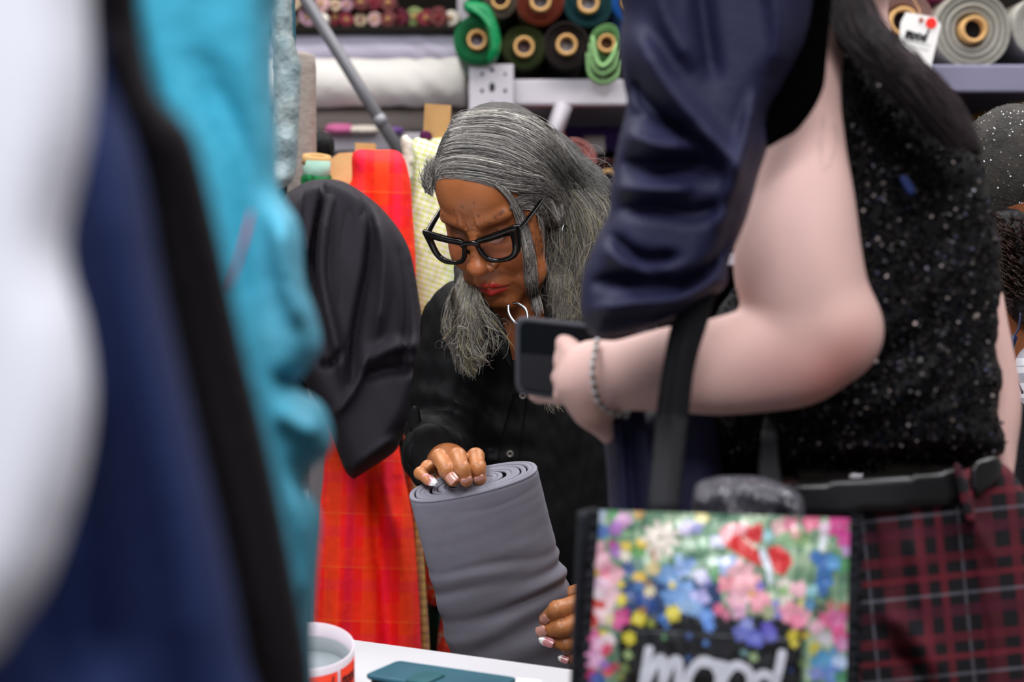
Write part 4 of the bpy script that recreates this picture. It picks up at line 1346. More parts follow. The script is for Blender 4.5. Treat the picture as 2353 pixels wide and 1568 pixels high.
f = np.stack([idx[:-1].ravel(), nx_[:-1].ravel(), nx_[1:].ravel(), idx[1:].ravel()], 1)
mesh('outer_cloth', v, f, gc, bolt, uv=np.vstack(uvs))
# wound layers showing at the top: each fold its own raised band
for l in range(11):
    r0 = 1 - l * .085; r1 = r0 - .081
    hh = .0003 * math.sin(l * 2.1) - .00005 * l
    prof = [(r0 * 1.0, .0018), (r0, hh * 0 + .0012), (r0 - .012, -.0004 - hh), (r1 + .012, -.0004 - hh), (r1, .0009), (r1, .0018)]
    vv = []; uu = []
    wobl = 1 + .006 * np.sin(ang * 3 + l) + .004 * np.sin(ang * 7 + 2 * l)
    sh = .06 * l / 9 * math.sin(l * 1.7)
    for (rr, s) in prof:
        ry = max(rr - .04 * (1 - rr), .02) if l else rr
        vv.append(C0 + bW * s + bU * ((ex * rr * (wobl if l else 1) + sh))[:, None] + bV * ((ey * ry * (wobl if l else 1)))[:, None]); uu.append(np.stack([ang / 6.28 * .36 * rr, np.full(NA, s + rr * .1)], 1))
    vv = np.vstack(vv); q = np.arange(6 * NA).reshape(6, NA); n_ = np.roll(q, -1, 1)
    mesh('cloth_layer', vv, np.stack([q[:-1].ravel(), n_[:-1].ravel(), n_[1:].ravel(), q[1:].ravel()], 1), gc, bolt, uv=np.vstack(uu))
vv = [C0 + bW * .0008]; vv = np.vstack([vv, C0 + bW * .0008 + bU * (ex * .3)[:, None] + bV * (ey * .25)[:, None]])
mesh('inner_board', vv, [(0, 1 + i, 1 + (i + 1) % NA) for i in range(NA)], gc, bolt, uv=vv[:, :2])
vv = np.vstack([[C0 + bW * L_b], rows[-1]])
mesh('bottom_fold', vv, [(0, 1 + (i + 1) % NA, 1 + i) for i in range(NA)], gc, bolt, uv=vv[:, :2])

# ================================================================ counter
ZT = .86
def PZ(px, py, z):
    d = (CAMZ - z) / (st + (py - CY) / F * ct)
    return P(px, py, d)
A = PZ(815, 1470, ZT); B_ = PZ(1327, 1540, ZT); dr = (B_ - A) / np.linalg.norm(B_ - A)
A0 = A - dr * .75; B0 = B_ + dr * .045
nrm_ = np.array([dr[1], -dr[0], 0]); nrm_ = nrm_ if nrm_[1] < 0 else -nrm_
cnt = empty('counter', tuple((A0 + B0) / 2 * np.array([1, 1, 0]) + nrm_ * .25 * np.array([1, 1, 0])), 'white laminate shop counter between the camera and the woman', 'counter')
lamm = mat('white_laminate', '#c9c7cb', .35, mix=('#c2c0c5', 7, .5), bump=(300, .03))
def slab(name, c4, z0, z1, m, parent, bev=.003):
    bm = bmesh.new()
    lo = [bm.verts.new((p[0], p[1], z0)) for p in c4]; hi = [bm.verts.new((p[0], p[1], z1)) for p in c4]
    bm.faces.new(lo[::-1]); bm.faces.new(hi)
    for i in range(4): bm.faces.new((lo[i], lo[(i + 1) % 4], hi[(i + 1) % 4], hi[i]))
    bmesh.ops.recalc_face_normals(bm, faces=bm.faces[:])
    bmesh.ops.bevel(bm, geom=bm.edges[:], offset=bev, segments=2, affect='EDGES')
    me = bpy.data.meshes.new(name); bm.to_mesh(me); bm.free(); localise(me, parent)
    return link(name, me, m, parent, smooth=False)
c4 = [A0, B0, B0 + nrm_ * .50, A0 + nrm_ * .50]
slab('countertop', c4, ZT - .03, ZT, lamm, cnt)
ins_ = [A0 + dr * .04 + nrm_ * .04, B0 - dr * .04 + nrm_ * .04, B0 - dr * .04 + nrm_ * .46, A0 + dr * .04 + nrm_ * .46]
slab('cabinet', ins_, .0, ZT - .03, mat('counter_side', '#b5b2b6', .5, mix=('#a9a6aa', 4, .5)), cnt)

# teal folio
wl = mat('teal_leather', '#064456', .42, spec=.35, bump=(500, .25), mix=('#28606f', 9, .75))
zt = ZT + .019
q0, q1, q3 = PZ(914, 1517, zt), PZ(1192, 1557, zt), PZ(835, 1551, zt)
ux = (q1 - q0); uy = (q3 - q0); lx, ly = np.linalg.norm(ux), np.linalg.norm(uy); ux /= lx; uy /= ly
ly = max(ly, .075)
wal = empty('phone_wallet', tuple(q0 * np.array([1, 1, 0]) + np.array([0, 0, ZT])), 'closed teal leather phone wallet lying on the white counter', 'wallet')
def rslab(name, x0, x1, y0, y1, z0, z1, r, m, parent, bev=.0018, **kw):
    pts = []
    for (cx, cy, a0) in ((x1 - r, y1 - r, 0), (x0 + r, y1 - r, 90), (x0 + r, y0 + r, 180), (x1 - r, y0 + r, 270)):
        for k in range(7):
            a = math.radians(a0 + k * 15); pts.append((cx + r * math.cos(a), cy + r * math.sin(a)))
    bm = bmesh.new()
    W3 = lambda p, z: (q0 + ux * p[0] + uy * p[1])[:2].tolist() + [z]
    lo = [bm.verts.new(W3(p, z0)) for p in pts]; hi = [bm.verts.new(W3(p, z1)) for p in pts]
    bm.faces.new(lo[::-1]); bm.faces.new(hi); n = len(pts)
    for i in range(n): bm.faces.new((lo[i], lo[(i + 1) % n], hi[(i + 1) % n], hi[i]))
    bmesh.ops.recalc_face_normals(bm, faces=bm.faces[:])
    ed = [e for e in bm.edges if abs(e.verts[0].co.z - e.verts[1].co.z) < 1e-6]
    bmesh.ops.bevel(bm, geom=ed, offset=bev, segments=3, affect='EDGES', profile=.5)
    me = bpy.data.meshes.new(name); bm.to_mesh(me); bm.free(); localise(me, parent)
    return link(name, me, m, parent, **kw)
rslab('cover', 0, lx, 0, ly, ZT + .0145, zt, .010, wl, wal)
rslab('cover', 0, lx, 0, ly, ZT, ZT + .0035, .010, wl, wal)
rslab('phone', .004, lx - .004, .004, ly - .004, ZT + .0036, ZT + .0144, .008, mat('phone_black', '#0a0a0c', .3, bump=(100, .02)), wal)
rslab('closing_tab', .052, .080, ly * .45, ly + .004, zt - .0002, zt + .0022, .006, mat('teal_tab', '#235861', .4, bump=(500, .25)), wal, bev=.0008)
stm = mat('stitching', '#4e93a6', .7, bump=(90, .1))
for (a, b) in (((.004, .0035), (lx - .004, .0035)), ((.0035, .006), (.0035, ly - .004))):
    n = int(np.hypot(b[0] - a[0], b[1] - a[1]) / .004); vs2 = []; fs2 = []
    for i in range(n):
        s = i / n; e = (i + .6) / n
        p0 = q0 + ux * (a[0] + (b[0] - a[0]) * s) + uy * (a[1] + (b[1] - a[1]) * s); p1 = q0 + ux * (a[0] + (b[0] - a[0]) * e) + uy * (a[1] + (b[1] - a[1]) * e)
        sv_, sf_ = sweep(np.array([p0, p1]) * np.array([1, 1, 0]) + np.array([0, 0, zt]), np.array([.0003, .0003]), 5)
        fs2 += [tuple(x + len(vs2) * 10 for x in q) for q in sf_]; vs2.append(sv_)
    mesh('stitching', np.vstack(vs2), fs2, stm, wal, kind='stuff')
pa = [PZ(1188, 1558, ZT + .001), PZ(1242, 1563, ZT + .001), PZ(1250, 1600, ZT + .001), PZ(1170, 1600, ZT + .001)]
slab('paper_sheet', pa, ZT, ZT + .001, mat('white_paper', '#e9e8ea', .7, bump=(200, .03)), None, bev=.0002)
tag(bpy.data.objects['paper_sheet'], 'small white paper corner beside the teal phone wallet', 'paper')

# curled roll of red price labels
RC = P(706, 1484, 1.93); RR_ = .0455; ax_ = np.array([.02, -.33, .94]); ax_ /= np.linalg.norm(ax_)
ra = np.cross(ax_, (0, 1, 0)); ra /= np.linalg.norm(ra); rb = np.cross(ax_, ra)
lr = empty('label_roll', tuple(RC - ax_ * .075), 'curled white backing strip with red-orange labels at the left end of the counter', 'label roll')
lpap = mat('label_backing', '#d9cdd4', .6, mix=('#cfc4cb', 30, .5), bump=(100, .04))
def cyl(a0, a1, z0, z1, r, n, nz=2, rr=None):
    v = []; f = []
    for j in range(nz):
        z = z0 + (z1 - z0) * j / (nz - 1)
        for i in range(n):
            a = a0 + (a1 - a0) * i / (n - 1)
            r_ = r if rr is None else r + rr(a)
            v.append(RC + ax_ * z + (ra * math.cos(a) + rb * math.sin(a)) * r_)
    for j in range(nz - 1):
        for i in range(n - 1): f.append((j * n + i, j * n + i + 1, (j + 1) * n + i + 1, (j + 1) * n + i))
    return v, f
def shell(name, a0, a1, z0, z1, r, th_, m, parent, n=40, nz=4):
    v1, f1 = cyl(a0, a1, z0, z1, r, n, nz); v2, f2 = cyl(a0, a1, z0, z1, r - th_, n, nz)
    o = len(v1); f = f1 + [tuple(x + o for x in q[::-1]) for q in f2]
    f += [(i, i + o, i + 1 + o, i + 1) for i in range(n - 1)]
    f += [((nz - 1) * n + i, (nz - 1) * n + i + 1, (nz - 1) * n + i + 1 + o, (nz - 1) * n + i + o) for i in range(n - 1)]
    return mesh(name, v1 + v2, f, m, parent)
shell('backing_strip', 0, 2 * math.pi, -.075, .0, RR_, .0012, lpap, lr, 72)
shell('inner_coil', 0, 2 * math.pi, -.075, -.014, RR_ * .93, .001, mat('grey_backing', '#8e9598', .7, bump=(80, .05)), lr, 72)
v1, f1 = cyl(0, 2 * math.pi, -.030, -.030, RR_ * .92, 40, 2)
mesh('coil_bottom', v1[:40] + [RC - ax_ * .030], [(i, i + 1, 40) for i in range(39)], mat('grey_backing', '#8e9598'), lr)
redl = mat('red_label', '#ea3a22', .45, mix=('#e2442a', 40, .6))
da = math.atan2(float(rb @ np.array([0, -1, 0])), float(ra @ np.array([0, -1, 0])))
sgn = 1 if float((ra * math.cos(da + .3) + rb * math.sin(da + .3))[0]) > 0 else -1
for (a0, a1) in ((-.95, -.1), (.02, .78), (.86, 1.50)):
    s0, s1 = da + sgn * a0, da + sgn * a1
    shell('label', min(s0, s1), max(s0, s1), -.060, -.0085, RR_ + .0006, .0005, redl, lr, 14, 2)
    sx = (a1 - a0) / 4.6; v = []; f = []
    for sk in MOOD:
        q = catmull(sk, 6 * len(sk)) if len(sk) > 2 else np.array(sk)
        t_ = np.gradient(q, axis=0); t_ /= np.linalg.norm(t_, axis=1)[:, None] + 1e-9; nn = np.stack([-t_[:, 1], t_[:, 0]], 1) * .12
        o = len(v); k = len(q)
        for Q_ in (q + nn, q - nn):
            for (x, y) in Q_:
                a = da + sgn * (a0 + (x + .4) * sx); z = -.016 - y * .012
                v.append(RC + ax_ * z + (ra * math.cos(a) + rb * math.sin(a)) * (RR_ + .0009))
        f += [(o + i, o + i + 1, o + k + i + 1, o + k + i) for i in range(k - 1)]
    mesh('lettering', v, f, inkm, lr, smooth=False)
# ---------------------------------------------------------------- her hair: a body of hair with single strands combed over it
def hair_sdf(p):
    l = ((p - HT) @ HR) / HS
    d = ell(l, (0, .012, .054), (.0845, .104, .097))
    d = smin(d, ell(l, (0, .040, .000), (.080, .066, .090)), .03)
    # hairline: everything in front of a slanting plane is face
    ax = np.abs(l[:, 0])
    hl = -((l[:, 1] + .0900) * .62 + (l[:, 2] - .0800) * .60) - .35 * np.maximum(ax - .035, 0) + .004 * wob(l, 160, 2)
    d = smax(d, hl, .006)
    d = d * HS
    pts = [P(1255, 390, 2.70), P(1330, 470, 2.72), P(1352, 560, 2.70), P(1338, 660, 2.68), P(1325, 790, 2.66)]
    v = chain(p, pts, (.045, .040, .036, .034, .028), .03)
    v = smin(v, chain(p, [P(1290, 560, 2.665), P(1285, 660, 2.65), P(1288, 780, 2.64)], (.016, .022, .020), .02), .02)
    v = smin(v, cap(p, P(1238, 362, 2.70), P(1340, 460, 2.73), .040, .038), .03)
    w = chain(p, [P(1070, 615, 2.70), P(1080, 690, 2.65), P(1080, 770, 2.62), P(1076, 850, 2.61)], (.016, .021, .019, .006), .02)
    d = smin(d, v, .02)
    d = np.minimum(d, w)
    return d + .0012 * wob(p * np.array([1, 1, .3]), 420, 3)


hv, hf = surface(hair_sdf, HT - .22 + np.array([0, 0, -.12]), HT + .26, 0.0034)
hb = bvh_of(hv, hf)
fm = ish[wf].all(1); ha = bvh_of(np.vstack([hv, wv]), np.vstack([hf, wf[fm] + len(hv)]))
hairm = mat('grey_hair', '#3b3937', .6, spec=.3, bump=(240, .5), mix=('#1f1d1d', 120, .8))
strandm = mat('grey_hair_strand', vcol=True, rough=.42, spec=.5)
hair = mesh('hair', hv, hf, hairm, wm)


def zp(pts, d=2.62):
    """zoomed study coordinates -> room"""
    out = []
    for q in pts:
        dd = q[2] if len(q) > 2 else d
        out.append(P(900 + q[0] / 2.305, 220 + q[1] / 2.305, dd))
    return out


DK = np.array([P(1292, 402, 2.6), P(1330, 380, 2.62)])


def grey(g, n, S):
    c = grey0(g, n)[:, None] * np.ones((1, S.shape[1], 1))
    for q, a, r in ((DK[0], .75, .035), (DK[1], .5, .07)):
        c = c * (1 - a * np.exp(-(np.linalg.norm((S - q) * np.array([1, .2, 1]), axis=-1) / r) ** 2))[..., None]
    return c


def grey0(g, n):
    b = g.beta(.8, 1.3, n)[:, None]
    c = np.array(lin('#2a2726')) * (1 - b) + np.array(lin('#b9b3ad')) * b
    w = g.random(n)[:, None] < .07
    return np.where(w, np.array(lin('#d6d0c4')), c)


def grey_yellow(g, n, S):
    b = g.beta(.8, 1.3, n)[:, None]
    c = np.array(lin('#2b2826')) * (1 - b) + np.array(lin('#b5ac9e')) * b
    w = g.random(n)[:, None] < .10
    return np.where(w, np.array(lin('#a89c70')), c)


crown = [zp(q) for q in (
    [(330, 105), (400, 82), (600, 74), (780, 130), (900, 240), (1010, 400), (1110, 510), (1190, 600)],
    [(300, 150), (380, 128), (560, 118), (740, 175), (880, 300), (980, 450), (1090, 580), (1150, 690)],
    [(265, 225), (400, 195), (600, 215), (770, 300), (880, 420), (980, 560), (1050, 720), (1080, 850)],
    [(235, 300), (380, 270), (580, 300), (740, 370), (850, 450), (930, 580), (980, 740), (1000, 900)],
    [(205, 370), (350, 340), (540, 370), (700, 415), (820, 455), (900, 530), (930, 700), (950, 900)],
    [(195, 430), (320, 405), (480, 420), (640, 455), (780, 465), (880, 500), (915, 620), (930, 800)],
    [(200, 470), (300, 440), (440, 450), (580, 490), (700, 510), (800, 490), (880, 510), (905, 620)],
)]
strands('hair_strands', crown, 5200, strandm, hair, w=.00042, frizz=.0016, seed=1, tint=grey, segs=18, bvh=hb, lift=.001, jitter=.001, cut=(.45, 1.0), start=(0, .45))
strands('hair_strands', crown, 700, strandm, hair, w=.0003, frizz=.006, seed=2, tint=grey, segs=18, jitter=.004, cut=(.7, 1.0), start=(0, .5), bvh=hb, lift=.004)
# short growth over the left temple and the hairline
line = [zp(q) for q in (
    [(178, 520), (176, 470), (185, 400), (215, 330)], [(190, 510), (200, 450), (225, 390), (260, 330)], [(225, 500), (250, 455), (300, 410), (350, 370)],
    [(300, 480), (330, 445), (400, 410), (470, 390)], [(400, 475), (450, 445), (520, 425), (600, 430)], [(500, 490), (560, 470), (640, 465), (720, 475)])]
strands('hairline_strands', line, 1500, strandm, hair, w=.00032, frizz=.003, seed=3, tint=grey, segs=10, bvh=hb, lift=.0015, jitter=.002, cut=(.5, 1.0), start=(0, .3))
# fall of hair behind and in front of her left ear
fall = [zp(q, 2.63) for q in (
    [(790, 480), (815, 540), (835, 680), (850, 850), (850, 1000), (855, 1190)],
    [(840, 470), (880, 560), (895, 720), (890, 880), (890, 1030), (880, 1190)],
    [(880, 480), (930, 600), (960, 760), (945, 900), (930, 1050), (920, 1190)],
    [(920, 480), (1000, 620), (1040, 780), (1010, 920), (980, 1050), (960, 1190)],
    [(980, 480), (1080, 590), (1110, 740), (1070, 880), (1020, 1000), (1000, 1190)],
    [(1060, 480), (1150, 560), (1180, 640), (1130, 760), (1070, 880), (1020, 1100)])]
strands('hair_strands', fall, 3400, strandm, hair, w=.00042, frizz=.005, seed=4, tint=grey_yellow, segs=18, bvh=hb, lift=.001, jitter=.003, cut=(.6, 1.0), start=(0, .35))
strands('loose_strands', fall, 380, strandm, hair, w=.00026, frizz=.02, seed=5, tint=grey_yellow, segs=20, jitter=.010, cut=(.6, 1.0), start=(0, .35))
# lock falling from the part across her cheek
D_ = 2.565
lock = [zp(q) for q in (
    [(540, 470, 2.57), (600, 520, 2.555), (650, 590, 2.55), (690, 700, 2.545), (720, 850, 2.55), (730, 1000, 2.56), (760, 1160, 2.58)],
    [(560, 465, 2.57), (622, 520, 2.555), (672, 600, 2.55), (715, 720, 2.545), (742, 860, 2.55), (756, 1010, 2.56), (790, 1170, 2.58)])]
strands('front_lock', lock, 700, strandm, hair, w=.00042, frizz=.003, seed=6, tint=grey, segs=18, jitter=.0026, bvh=ha, lift=.003, cut=(.8, 1.0), start=(0, .2))
side = [zp(q) for q in (
    [(640, 560, 2.56), (700, 530, 2.56), (780, 540, 2.565), (840, 600, 2.57), (870, 680, 2.575), (880, 800, 2.58)],
    [(620, 600, 2.56), (690, 590, 2.56), (760, 590, 2.565), (800, 660, 2.57), (830, 800, 2.575), (840, 960, 2.58)],
    [(680, 520, 2.57), (760, 500, 2.57), (850, 510, 2.575), (900, 560, 2.58), (920, 700, 2.59), (900, 900, 2.59)])]
strands('side_wisps', side, 1100, strandm, hair, w=.0004, frizz=.006, seed=7, tint=grey, segs=18, jitter=.004, bvh=ha, lift=.002, cut=(.5, 1.0), start=(0, .3))
# lock on the other side of her face
left = [zp(q, 2.60) for q in (
    [(372, 940), (340, 1010), (300, 1100), (290, 1200), (330, 1320), (345, 1400)],
    [(400, 950), (380, 1030), (350, 1150), (340, 1260), (370, 1380), (390, 1460)],
    [(430, 980), (420, 1060), (400, 1170), (390, 1280), (400, 1400), (420, 1490)],
    [(455, 1010), (460, 1090), (450, 1190), (445, 1290), (430, 1390), (430, 1480)],
    [(468, 1030), (476, 1110), (485, 1200), (505, 1290), (495, 1350), (465, 1430)])]
strands('left_lock', left, 1300, strandm, hair, w=.00042, frizz=.006, seed=8, tint=grey_yellow, segs=16, bvh=hb, lift=.001, jitter=.004, cut=(.6, 1.0), start=(0, .2))
wild = [zp(q, 2.59) for q in (
    [(450, 1000), (480, 1100), (560, 1200), (620, 1290)], [(440, 1050), (500, 1180), (560, 1300), (560, 1400)], [(400, 1100), (350, 1200), (290, 1280), (250, 1350)],
    [(420, 1150), (430, 1300), (480, 1390), (540, 1410)], [(380, 1200), (370, 1330), (400, 1430), (350, 1520)])]
strands('loose_strands', wild, 220, strandm, hair, w=.00034, frizz=.012, seed=9, tint=grey_yellow, segs=16, jitter=.006, cut=(.6, 1.0), start=(0, .2))
fly = [zp(q, 2.66) for q in (
    [(400, 90), (380, 60), (350, 40), (330, 60)], [(700, 100), (860, 200), (1000, 330), (1080, 420)], [(1000, 380), (1080, 440), (1150, 480), (1210, 560)], [(180, 480), (150, 440), (170, 400), (200, 380)])]
strands('flyaway_strands', fly[1:3], 90, strandm, hair, w=.0002, frizz=.02, seed=10, tint=grey, segs=16, jitter=.008, cut=(.6, 1.0), start=(0, .4))
fuzz = [zp(q, 2.585) for q in ([(215, 540), (190, 500), (178, 450), (182, 400)], [(225, 520), (200, 470), (192, 410), (205, 350)], [(240, 480), (215, 430), (215, 370), (240, 310)])]
strands('temple_fuzz', fuzz, 420, strandm, hair, w=.0003, frizz=.006, seed=12, tint=grey, segs=12, jitter=.004, cut=(.5, 1.0), start=(0, .4))
low = [zp(q, 2.6) for q in ([(800, 1540), (815, 1590), (830, 1640), (845, 1690)], [(850, 1540), (870, 1580), (880, 1630), (900, 1680)])]
strands('lock_end', low, 60, strandm, hair, w=.0003, frizz=.004, seed=11, tint=grey_yellow, segs=12, jitter=.003, cut=(.6, 1.0))
# ================================================================ shopper seen from behind (sequins, plaid, navy sleeve)
sp = empty('person', tuple(P(1960, 784, 1.70) * np.array([1, 1, 0])), 'person from behind in black sequin top and red plaid trousers, navy sleeve, bent bare arm', 'person')
AD = 1.57
UA = [P(1838, 190, 1.60), P(1850, 330, 1.58), P(1852, 480, AD), P(1850, 620, AD), P(1868, 735, AD), ]
def arm_sdf(p):
    d = rope(p, [P(1842, -100, 1.63), P(1844, 190, 1.60), P(1846, 330, 1.585), P(1847, 470, AD), P(1833, 600, AD), P(1864, 730, AD)], (.042, .0310, .0330, .0400, .0505, .0480))
    fa = rope(p, [P(1880, 752, AD), P(1790, 812, AD), P(1660, 842, AD), P(1540, 850, 1.575), P(1400, 867, 1.60)], (.0460, .0435, .0385, .0335, .0265))
    fa = smin(fa, cap(p, P(1925, 768, AD), P(1850, 805, AD), .026, .030), .03)
    d = smin(d, fa, .008)
    h = ell(p, P(1352, 872, 1.61), (.0235, .022, .0290))
    d = smin(d, h, .02)
    d = smin(d, chain(p, [P(1340, 880, 1.61), P(1362, 945, 1.61), P(1395, 1004, 1.62)], (.020, .0125, .0060), .012), .012)
    # fingers closing round the far side of the phone
    for (a, b, c, e) in (((1330, 830), (1290, 780, 1.640), (1235, 775, 1.672), (1215, 790, 1.676)), ((1325, 850), (1280, 820, 1.642), (1225, 825, 1.674), (1208, 835, 1.678)),
                         ((1322, 875), (1275, 865, 1.642), (1225, 868, 1.672), (1212, 872, 1.676)), ((1325, 900), (1285, 905, 1.64), (1240, 905, 1.668), (1228, 902, 1.672))):
        d = smin(d, chain(p, [P(a[0], a[1], 1.62), P(*b), P(*c), P(*e)], (.0105, .0090, .0080, .0068), .003), .004)
    return d
def trunk_sdf(p):
    d = rope(p, [P(1885, -60, 1.76), P(1935, 150, 1.78), P(2025, 450, 1.79), P(2000, 840, 1.78)], (.045, .052, .078, .080))
    d = smin(d, cap(p, P(1850, -120, 1.66), P(1960, -110, 1.78), .040), .04)
    d = smin(d, cap(p, P(1925, -120, 1.74), P(1915, -420, 1.72), .042), .03)
    d = smin(d, ell(p, P(1915, -560, 1.70), (.072, .088, .105)), .02)
    return smin(d, rope(p, [P(1885, -60, 1.79), P(1995, 180, 1.82), P(2110, 380, 1.82), P(2215, 600, 1.80), P(2258, 760, 1.78), P(2287, 920, 1.775), P(2284, 1030, 1.77), P(2306, 1090, 1.76)], (.034, .030, .029, .026, .023, .0225, .0200, .0090)), .015)
def shopper_sdf(p):
    out = np.full(len(p), 1e3)
    for (f, lo, hi) in ((arm_sdf, P(1190, 1030, 1.50) - .02, P(2060, -180, 1.72) + .03), (trunk_sdf, np.array([.14, 1.55, .95]), np.array([.52, 1.95, 1.98]))):
        bd = bbd(p, lo, hi); m = bd < .03; v = bd + .02
        if m.any(): v[m] = f(p[m])
        out = np.minimum(out, v)
    return out
av, af = surface(shopper_sdf, (-.04, 1.5, .93), (.52, 1.95, 1.97), .0032)
pale = mat('pale_skin', vcol=True, rough=.65, spec=.25, sss=.25, bump=(160, .06))
ac = np.tile(np.array(lin('#dcb4ac')), (len(av), 1))
def pat(c, r, colr, amt):
    global ac
    w = np.exp(-(np.linalg.norm(av - c, axis=1) / r) ** 2)[:, None] * amt
    ac = ac * (1 - w) + np.array(lin(colr)) * w
pat(P(1900, 870, 1.54), .030, '#c0766c', .8); pat(P(1950, 800, 1.54), .022, '#c98078', .5); pat(P(1690, 660, 1.52), .016, '#b98074', .6)
pat(P(1780, 880, 1.53), .035, '#c08a86', .5); pat(P(1650, 640, 1.53), .02, '#a9695c', .6); pat(P(1840, 480, 1.54), .05, '#dcb8b4', .5); pat(P(1360, 960, 1.6), .02, '#c89a8a', .6)
mo = wob(av, 60, 2)[:, None]; ac = ac * (1 + .05 * mo)
# faint outline tattoo on the upper arm: two lines meeting in a point
px_ = CX + av[:, 0] / (av[:, 1]) * F; 
vd = av - np.array([0, 0, CAMZ]); dpt = vd[:, 1] * ct - vd[:, 2] * st; upx = vd[:, 1] * st + vd[:, 2] * ct
pp = np.stack([CX + av[:, 0] / dpt * F, CY - upx / dpt * F], 1)
front_ = av[:, 1] < 1.60
for ln in ([(1893, 265), (1886, 330), (1886, 388)], [(1918, 285), (1922, 330), (1908, 375), (1892, 392)]):
    dd, _ = seg_dist(pp, catmull(ln, 20))
    w = (np.clip(1 - dd / 5, 0, 1) * .4 * front_)[:, None]
    ac = ac * (1 - w) + np.array(lin('#8a7a78')) * w
mesh('body', av, af, pale, sp, cols=ac)

# right arm hanging beside the trousers
hcv, hcf = surface(lambda p: smax(ell(p, P(1917, -570, 1.70), (.086, .10, .118)), -(ell(p, P(1915, -520, 1.80), (.07, .05, .09))), .01), (.1, 1.5, 1.5), (.6, 1.95, 2.1), .008)

# sequin top
seqb = mat('sequin_ground', '#0a090b', .7, bump=(260, .8))
so = [(1890, -130), (1950, -150), (1985, -60), (2020, 70), (2110, 180), (2200, 270), (2258, 380), (2290, 520), (2300, 620), (2296, 720), (2290, 800), (2304, 880), (2292, 950), (2312, 1010), (2292, 1050), (2210, 1074), (2050, 1084), (1900, 1096), (1700, 1104), (1570, 1108), (1556, 960), (1600, 800), (1780, 500), (1860, 200)]
tope, tp_, tf_ = pillow('sequin_top', so, 1.735, .105, .05, edge=210, step=14, m=seqb, parent=sp, frill=3,
                        folds=[([(1850, 900), (1960, 800), (2060, 740), (2150, 640), (2200, 560)], 22, .012), ([(1880, 930), (2000, 850), (2120, 760)], 16, -.012), ([(1950, 960), (2100, 880), (2200, 780)], 16, .010),
                               ([(2060, 960), (2180, 900), (2260, 800)], 16, -.010), ([(1700, 1060), (1950, 1030), (2250, 1000)], 18, .012), ([(1700, 1085), (1950, 1060), (2280, 1035)], 10, -.008)], ret=True)
g = np.random.default_rng(21)
e_, _ = seg_dist(tp_, catmull(so, 200, True), True)
sel = g.choice(np.nonzero(e_ > 6)[0], 9000)
N_ = len(sel); ctr = tf_[sel] + g.normal(size=(N_, 3)) * np.array([.0017, 0, .0017]); ctr[:, 1] -= .0012 + g.random(N_) * .0012
nn = np.array([0, -1.0, .15]) + g.normal(size=(N_, 3)) * .55; nn /= np.linalg.norm(nn, axis=1)[:, None]
a_ = np.cross(nn, (0.3, 0, 1)); a_ /= np.linalg.norm(a_, axis=1)[:, None]; b_ = np.cross(nn, a_)
k6 = np.linspace(0, 2 * math.pi, 6, endpoint=False)
sv_ = (ctr[:, None] + (a_[:, None] * np.cos(k6)[None, :, None] + b_[:, None] * np.sin(k6)[None, :, None]) * (.0013 + .0007 * g.random(N_))[:, None, None]).reshape(-1, 3)
pal_ = np.array([lin(c) for c in ('#121013', '#161417', '#221e1d', '#3c3533', '#15182a', '#4c4341', '#2c2832', '#0b0a0c')])
sc_ = np.repeat(pal_[g.choice(8, N_, p=[.22, .2, .18, .12, .08, .06, .08, .06])], 6, 0)
seqm = mat('sequins', vcol=True, rough=.28, metal=.6, bump=(20, .02))
mesh('sequins', sv_, np.arange(N_ * 6).reshape(N_, 6), seqm, tope, cols=sc_, smooth=False, kind='stuff')
bl = pillow('navy_mark', [(2066, 408), (2082, 404), (2098, 424), (2104, 440), (2094, 452), (2080, 440)], 1.605, .004, .004, edge=6, step=4, m=mat('blue_thread', '#1c2a5c', .6, bump=(80, .3)), parent=sp)

# long dark hair down her back
hm2 = mat('dark_hair', '#171215', .5, spec=.4, bump=(160, .5), mix=('#0d0a0c', 60, .8))
ho = [(1800, -480), (2000, -480), (1990, -140), (2003, 0), (2027, 56), (2064, 102), (2132, 166), (2194, 230), (2236, 287), (2256, 335), (2250, 362), (2215, 345), (2175, 335), (2100, 270), (2030, 190), (1960, 120), (1905, 60)]
mesh('head_hair', hcv, hcf, hm2, sp)
hh_ = pillow('hair', ho, 1.60, .035, .05, edge=50, step=9, m=hm2, parent=sp)
sm2 = mat('dark_hair_strand', vcol=True, rough=.4, spec=.5)
def dark(g, n, S):
    b = g.beta(1.2, 2.2, n)[:, None]; return np.array(lin('#0b090b')) * (1 - b) + np.array(lin('#4b3c40')) * b
gd = [[P(*q) for q in r] for r in (
    [(1905, -100, 1.565), (1910, 40, 1.560), (1950, 110, 1.558), (2030, 190, 1.56), (2120, 290, 1.565)],
    [(1930, -100, 1.555), (1960, 40, 1.552), (2020, 120, 1.55), (2100, 220, 1.55), (2190, 340, 1.56)],
    [(1950, -100, 1.55), (1975, 40, 1.548), (2030, 120, 1.545), (2120, 220, 1.55), (2220, 350, 1.56)],
    [(1970, -100, 1.55), (1995, 30, 1.55), (2050, 110, 1.55), (2140, 200, 1.555), (2238, 340, 1.565)],
    [(1985, -100, 1.57), (2005, 20, 1.57), (2064, 105, 1.575), (2160, 195, 1.58), (2256, 325, 1.58)])]
strands('hair_strands', gd, 1500, sm2, hh_, w=.0005, frizz=.003, seed=15, tint=dark, segs=14, jitter=.003, cut=(.8, 1.0))

